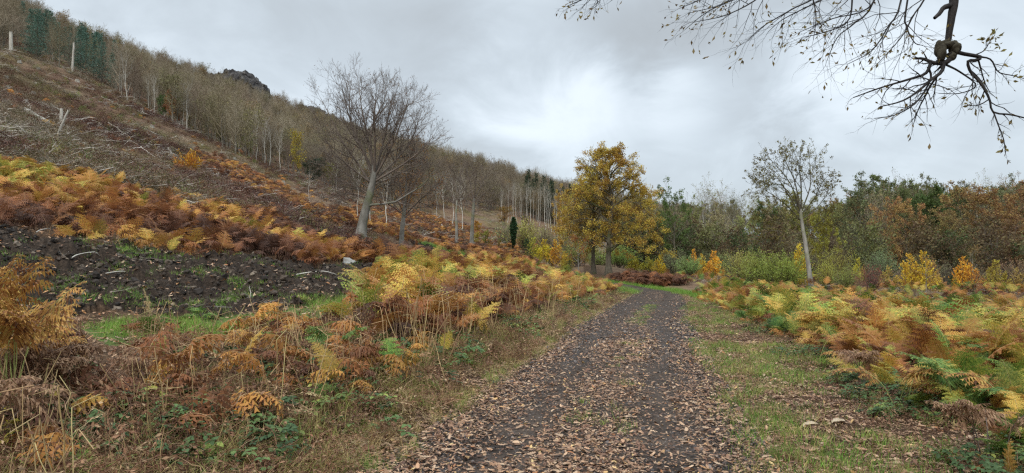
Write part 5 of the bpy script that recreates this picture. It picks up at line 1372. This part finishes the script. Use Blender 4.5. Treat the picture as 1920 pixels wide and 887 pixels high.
for a, b, ln, r, az, lb in [(205, 178, 2.6, .16, -.3, None), (70, 228, 3.4, .30, -.3, 'dark rotten log lying among the pale brash at left'), (570, 415, 1.6, .14, -.6, 'short pale log lying on the slope above the bracken'),
                            (30, 205, 4, .12, -.4, 'long grey log near the left edge high on the slope'), (170, 165, 3, .09, -.6, 'thin pale log below the conifers'), (285, 250, 4.2, .12, -.4, 'pale log lying down the slope left of the orange shrub'),
                            (400, 330, 3.2, .10, -.5, 'grey log on the slope right below the orange shrub'), (150, 285, 4.5, .11, -.5, 'pale long log above the left bracken')]:
    if lb is None: continue
    p = ground(a, b, 20); o = single('fallen_log', log_mesh(vr, ln, r), p, lb, 'log'); slope_rot(o, p, az, ln)
p = ground(655, 499, 12)
o = single('pale_boulder', lump_mesh(vr, bark_mat('pale_stone', (.18, .18, .165), (.42, .41, .38), 8), 'pale_boulder', .7), p + [0, 0, .08], 'small pale grey boulder on the edge of the black soil', 'rock', sc=(.26, .2, .2))
for a, b, ln, r, az, lb in [(590, 520, 1.3, .02, .5, 'curved pale branch lying on the black soil below the boulder'), (215, 525, .9, .016, 1.0, 'short pale stick leaning on the black soil'), (165, 487, .8, .014, 1.2, 'thin grey stick at the left on the soil bank'), (95, 440, .9, .015, 1.4, 'thin pale stick upright under the bracken above the soil')]:
    p = ground(a, b, 8); mb = MB(); P, R = resample([(-ln / 2, 0, .02), (-ln / 4, .05, .1), (ln / 6, -.04, .16), (ln / 2, .12, .06)], 10, r, r * .5); tubes(mb, P[None], R[None], 6)
    single('stick', mb.mesh('stick', [M_BIRCH]), p, lb, 'stick', rz=az)
# curled pale bark pieces on the right verge
for a, b, lb in [(1520, 806, 'left pale torn bark piece on the right verge'), (1572, 801, 'larger pale bark piece right of the smaller one on the verge')]:
    p = ground(a, b, 4); mb = MB(); nx, ny = 10, 5; V = []
    for i in range(nx):
        for j in range(ny):
            u, v = i / (nx - 1) - .5, j / (ny - 1) - .5
            V.append([u * .16 + vr.normal(0, .003), v * .06 * (1 - u * u * 2) + vr.normal(0, .003), .03 + v * v * .12 - u * u * .06 + vr.normal(0, .002)])
    Q = [[i * ny + j, (i + 1) * ny + j, (i + 1) * ny + j + 1, i * ny + j + 1] for i in range(nx - 1) for j in range(ny - 1)]; mb.add(V, Q)
    o = single('bark_piece', mb.mesh('bark_piece', [M_CUT]), p + [0, 0, .01], lb, 'bark'); o.rotation_euler = (.25, 0, .2)

# ---- foreground ferns that stand out one by one
fr = np.random.default_rng(12)
def fern_mesh(rg, n, L_, stem, crum, mats=None, lean=(.1, .5), curl=.2, arch=.9, pin=9, pairs=13):
    mb = MB(); 
    for i in range(n):
        b = MB(); frond_mesh(rg, L_ * rg.uniform(.8, 1.1), stem * rg.uniform(.7, 1.2), pairs, pin, arch * rg.uniform(.8, 1.2), curl, crum, mb=b, lean=rg.uniform(*lean))
        V = np.concatenate(b.V); a = rg.random() * 6.28; c_, s_ = cos(a), sin(a); V = np.stack([V[:, 0] * c_ - V[:, 1] * s_ + rg.normal(0, .06), V[:, 0] * s_ + V[:, 1] * c_ + rg.normal(0, .06), V[:, 2]], 1)
        mb.add(V, np.concatenate(b.Q), None, 1); 
        mb.T.append(np.concatenate(b.T) + mb.n - len(V)); mb.mt.append(np.zeros(len(np.concatenate(b.T)), int))
    return mb
def fern_mat(name, stops):
    m, t, b = mat(name, .7, .25); g = geo(t); n = noise(t, 8, 4, .6, g.outputs['Position'])
    c = ramp(t, stops, mathn(t, 'ADD', mathn(t, 'MULTIPLY', n.outputs[0], .9), rng01(t, g.outputs['Random Per Island'], -.1, .25))).outputs[0]
    t.links.new(c, b.inputs['Base Color']); translucent(t, b, c, .3); return m
FM_G = fern_mat('golden_fern', [(.3, (.12, .055, .03)), (.45, (.34, .15, .05)), (.6, (.52, .29, .08)), (.72, (.48, .33, .09)), (.85, (.22, .10, .04))])
FM_B = fern_mat('brown_fern', [(.3, (.12, .06, .035)), (.55, (.28, .16, .09)), (.8, (.42, .27, .16))])
FM_Y = fern_mat('pale_fern', [(.3, (.40, .27, .13)), (.6, (.66, .50, .27)), (.8, (.50, .36, .2))])
FM_V = fern_mat('green_fern', [(.3, (.06, .13, .035)), (.6, (.15, .25, .06)), (.8, (.36, .34, .08))])
def fern(px, py, n, L_, stem, crum, m, label, name='fern', rz=0, tilt=(0, 0), g=None, **k):
    p = ground(px, py, 2.8, 60); me = fern_mesh(fr, n, L_, stem, crum, **k).mesh(name, [m, M_STEM if m is not FM_B else M_TWIG], smooth=False)
    o = single(name, me, p - [0, 0, .03], label, 'fern', g, rz); o.rotation_euler[0] = tilt[0]; o.rotation_euler[1] = tilt[1]; return o
fern(10, 790, 12, .55, .85, .45, FM_G, 'big golden brown bracken clump at the left picture edge', lean=(.0, .3), arch=.7)
fern(70, 740, 5, .45, .62, .5, FM_G, 'golden bracken clump rising right of the one at the left edge', lean=(.0, .3))
fern(40, 770, 10, .5, .45, .8, FM_B, 'dark brown withered fronds inside the golden clump at left', lean=(.0, .5))
fern(-30, 850, 6, .6, .40, .7, FM_B, 'dark brown collapsed bracken in the lower left corner', lean=(.1, .7))
fern(110, 760, 5, .5, .25, .9, FM_B, 'withered brown ferns drooping beside the golden clump', lean=(.2, .8))
fern(90, 680, 5, .55, .35, .6, FM_B, 'brown bracken behind the golden clump at the left', lean=(.1, .6))
fern(287, 655, 1, .42, .62, .25, FM_Y, 'single upright pale dead frond standing before the black soil', lean=(.0, .02), arch=.25)
fern(285, 690, 5, .34, .28, .8, FM_B, 'brown withered fern at the foot of the pale upright frond', lean=(.1, .6))
fern(265, 720, 4, .34, .28, .8, FM_B, 'dull brown fern clump left of the pale upright frond', lean=(.1, .6))
fern(455, 690, 5, .36, .32, .6, FM_G, 'low orange fern in the middle of the left foreground', lean=(.2, .6))
fern(617, 700, 3, .45, .45, .3, FM_V, 'green fern frond at the left end of the bracken bank', lean=(.05, .4))
fern(610, 790, 1, .34, .25, .2, FM_Y, 'single tan frond hanging over the undergrowth', lean=(.0, .2))
fern(165, 730, 2, .4, .06, .1, FM_V, 'flat moss green fern over the leaf litter at left', lean=(.8, 1.1), arch=.4)
fern(370, 600, 3, .42, .15, .1, FM_V, 'small green fern growing from the black soil', lean=(.2, .6))
for a, b, m_, n_, L_, lb in [(1690, 770, FM_G, 4, .62, 'orange and gold frond cluster at the front of the right bank'), (1860, 870, FM_B, 4, .42, 'brown drooping ferns in the lower right corner'), (1800, 790, FM_V, 4, .6, 'green fronds leaning out of the right bank'),
                        (1905, 800, FM_G, 3, .6, 'golden yellow frond reaching in at the right edge'), (1620, 730, FM_B, 4, .42, 'brown hanging fronds at the face of the right bank'), (1520, 690, FM_G, 3, .5, 'small golden fern at the foot of the right bank'), (1880, 720, FM_V, 4, .7, 'green yellow bracken crown at the right edge of the bank')]:
    fern(a, b, n_, L_, .45, .15 if m_ is not FM_B else .7, m_, lb, lean=(.1, .6))

# ---- the oak limb that hangs into the top right, with its own tree standing out of frame
lr_ = np.random.default_rng(99)
foot = np.array([5.6, .6, float(Z(5.6, .6)[0])])
root = setp(empty('overhanging_oak', tuple(foot)), 'oak whose dark knotted limb and thin twigs hang into the upper right sky', 'tree')
TM = MB(); P, R = resample([(0, 0, -.3), (.1, .1, 1.2), (-.1, .3, 2.8), (-.2, .5, 4.6), (.1, .4, 7)], 14, .34, .16); R[0] *= 1.3; tubes(TM, P[None], R[None], 14, 0, .08)
LM = MB()
def at5(pts): return np.array([at(a, b, Y) - foot for a, b, Y in pts])
def px_limb(pts, r0, r1, K=14, sides=8, pw=1.): P, R = resample(at5(pts), K, r0, r1, pw); tubes(LM, P[None], R[None], sides, 0, .12); return P, R
P0 = np.array([[-.12, .35, 3.1], [-.6, 1.2, 3.9]]); 
pl = np.vstack([P0, at5([(1960, -200, 3.9), (1850, -60, 4.4), (1795, -20, 4.5), (1788, 12, 4.5), (1782, 45, 4.5), (1777, 82, 4.5)])]); P, R = resample(pl, 26, .08, .018, .42); tubes(LM, P[None], R[None], 9, 0, .10)
UP = np.vstack([P0 + [0, 0, .3], at5([(1900, -330, 4.2), (1700, -190, 4.8), (1520, -110, 5.1), (1300, -90, 5.2), (1150, -60, 5.3)])]); PU, RU = resample(UP, 26, .085, .012, .8); tubes(LM, PU[None], RU[None], 8, 0, .08)
stub = px_limb([(1786, 10, 4.5), (1770, 14, 4.48), (1762, 25, 4.47), (1752, 34, 4.46)], .018, .010, 8)
fine = []
fine.append(px_limb([(1779, 100, 4.5), (1782, 108, 4.5), (1772, 118, 4.5), (1752, 118, 4.52), (1730, 110, 4.55), (1715, 110, 4.6)], .020, .006))
fine.append(px_limb([(1770, 118, 4.5), (1765, 135, 4.48), (1745, 150, 4.45), (1720, 172, 4.4), (1690, 190, 4.35), (1650, 200, 4.3)], .013, .003))
fine.append(px_limb([(1745, 118, 4.5), (1735, 138, 4.5), (1700, 150, 4.5), (1650, 165, 4.55), (1600, 183, 4.6)], .011, .003))
fine.append(px_limb([(1768, 128, 4.5), (1745, 160, 4.5), (1735, 180, 4.5), (1722, 205, 4.55), (1712, 235, 4.6)], .008, .002))
fine.append(px_limb([(1740, 125, 4.5), (1745, 148, 4.5), (1720, 190, 4.4), (1680, 215, 4.3), (1640, 222, 4.2)], .008, .002))
fine.append(px_limb([(1775, 122, 4.5), (1800, 135, 4.6), (1830, 160, 4.7), (1800, 175, 4.8), (1760, 175, 4.9)], .007, .002))
fine.append(px_limb([(1790, 97, 4.5), (1812, 102, 4.5), (1838, 107, 4.5), (1830, 113, 4.5), (1815, 115, 4.5), (1820, 135, 4.5), (1838, 155, 4.48), (1855, 185, 4.46), (1862, 210, 4.45), (1895, 215, 4.4), (1925, 222, 4.4)], .013, .004, 26))
fine.append(px_limb([(1862, 208, 4.45), (1872, 235, 4.45), (1882, 262, 4.45), (1885, 288, 4.45)], .005, .0018))
fine.append(px_limb([(1836, 106, 4.5), (1858, 112, 4.5), (1872, 135, 4.55), (1900, 142, 4.6), (1930, 150, 4.6)], .006, .002))
fine.append(px_limb([(1826, 104, 4.5), (1845, 95, 4.5), (1855, 80, 4.5), (1865, 66, 4.5)], .004, .0015))
fine.append(px_limb([(1856, 185, 4.46), (1840, 195, 4.45), (1825, 198, 4.45), (1815, 197, 4.45)], .004, .0015))
# hanging twigs from the upper limb
for pts in [[(1560,-120,5.1),(1480,-40,5.1),(1400,-10,5.1),(1330,20,5.1),(1285,55,5.1)], [(1500,-110,5.1),(1440,-20,5.0),(1370,25,4.9),(1300,42,4.9)], [(1640,-170,4.9),(1560,-30,4.9),(1480,20,4.9),(1430,50,4.9),(1400,78,4.9)],
            [(1620,-150,4.9),(1600,-20,4.8),(1590,40,4.8),(1540,62,4.8),(1505,70,4.8)], [(1700,-190,4.8),(1640,0,4.8),(1600,45,4.8),(1570,70,4.75),(1550,115,4.7)], [(1720,-200,4.8),(1690,0,4.7),(1665,50,4.7),(1635,95,4.65),(1590,120,4.6)],
            [(1740,-200,4.7),(1700,10,4.6),(1700,50,4.6),(1715,80,4.55),(1730,85,4.5)], [(1420,-100,5.2),(1400,-40,5.2),(1360,5,5.2),(1290,25,5.2)], [(1180,-70,5.3),(1130,-20,5.3),(1090,0,5.3),(1062,12,5.3)], [(1230,-80,5.3),(1200,-30,5.3),(1130,-8,5.3),(1118,8,5.3)],
            [(1660,-160,4.9),(1610,-40,5.0),(1540,0,5.1),(1470,35,5.2),(1440,60,5.2)], [(1760,-150,4.6),(1740,-20,4.6),(1712,30,4.6),(1690,70,4.6),(1640,125,4.6)], [(1500,-110,5.1),(1520,-20,5.1),(1530,30,5.1),(1525,75,5.1)], [(1350,-90,5.2),(1345,-30,5.2),(1310,0,5.2),(1275,15,5.2)],
            [(1730,-190,4.7),(1650,-20,4.7),(1620,20,4.7),(1560,35,4.7),(1500,60,4.8)]]:
    fine.append(px_limb(pts, .0075, .0018))
FP = np.array([resample(f[0], 12) for f in fine]); FR_ = np.array([np.interp(np.linspace(0, 1, 12), np.linspace(0, 1, len(f[1])), f[1]) for f in fine])
TW = MB(); B, BR1 = branch(FP, FR_, 9, .25, 1, 40, 14, .36, .55, 6, .16, -.03, rg=lr_, minr=.0012, maxlen=.42); tubes(TW, B, BR1, 4)
B2, BR2 = branch(B, BR1, 5, .15, 1, 42, 14, .5, .7, 5, .18, -.02, rg=lr_, minr=.0008); tubes(TW, B2, BR2, 3)
c, dd = pts_on(B2, 900, lr_, .5); k = (lr_.random(900) < np.where(c[:, 2] + foot[2] > EYE + 1.35, .9, .32)); mbv = MB()
leaves(TW, c[k], .034, 1, .42, D=dd[k], rg=lr_)
link('trunk', TM.mesh('trunk', [M_OAKB]), root); link('limb', LM.mesh('limb', [M_DARKBARK]), root)
o = link('twigs', TW.mesh('twigs', [M_DARKBARK, M_LEAF]), root); o.color = (.20, .15, .05, 1)
# knot (burl): two swollen lobes round the limb
import bmesh
bm = bmesh.new(); c0 = at5([(1777, 92, 4.5)])[0]
for dx, dz, rx, rz_, sy in [(-.046, -.010, .030, .066, .034), (.044, .006, .034, .044, .032), (-.004, .030, .044, .026, .034), (.022, -.046, .026, .030, .024)]:
    r_ = bmesh.ops.create_icosphere(bm, subdivisions=4, radius=1)
    for v in r_['verts']:
        q_ = v.co.copy(); nz = 1 + .22 * (float(vnoise(np.array([q_.x * 2.3 + dx * 90]), np.array([q_.z * 2.3 + q_.y * 1.7]), 4)[0]) - .5) * 2 + .16 * (float(vnoise(np.array([q_.x * 7 + dx * 50]), np.array([q_.z * 7 + q_.y * 5]), 8)[0]) - .5)
        v.co = (c0[0] + dx + q_.x * rx * nz, c0[1] + q_.y * sy * nz, c0[2] + dz + q_.z * rz_ * nz)
me = bpy.data.meshes.new('knot'); bm.to_mesh(me); bm.free(); me.materials.append(M_BURL)
for p_ in me.polygons: p_.use_smooth = True
link('knot', me, root)
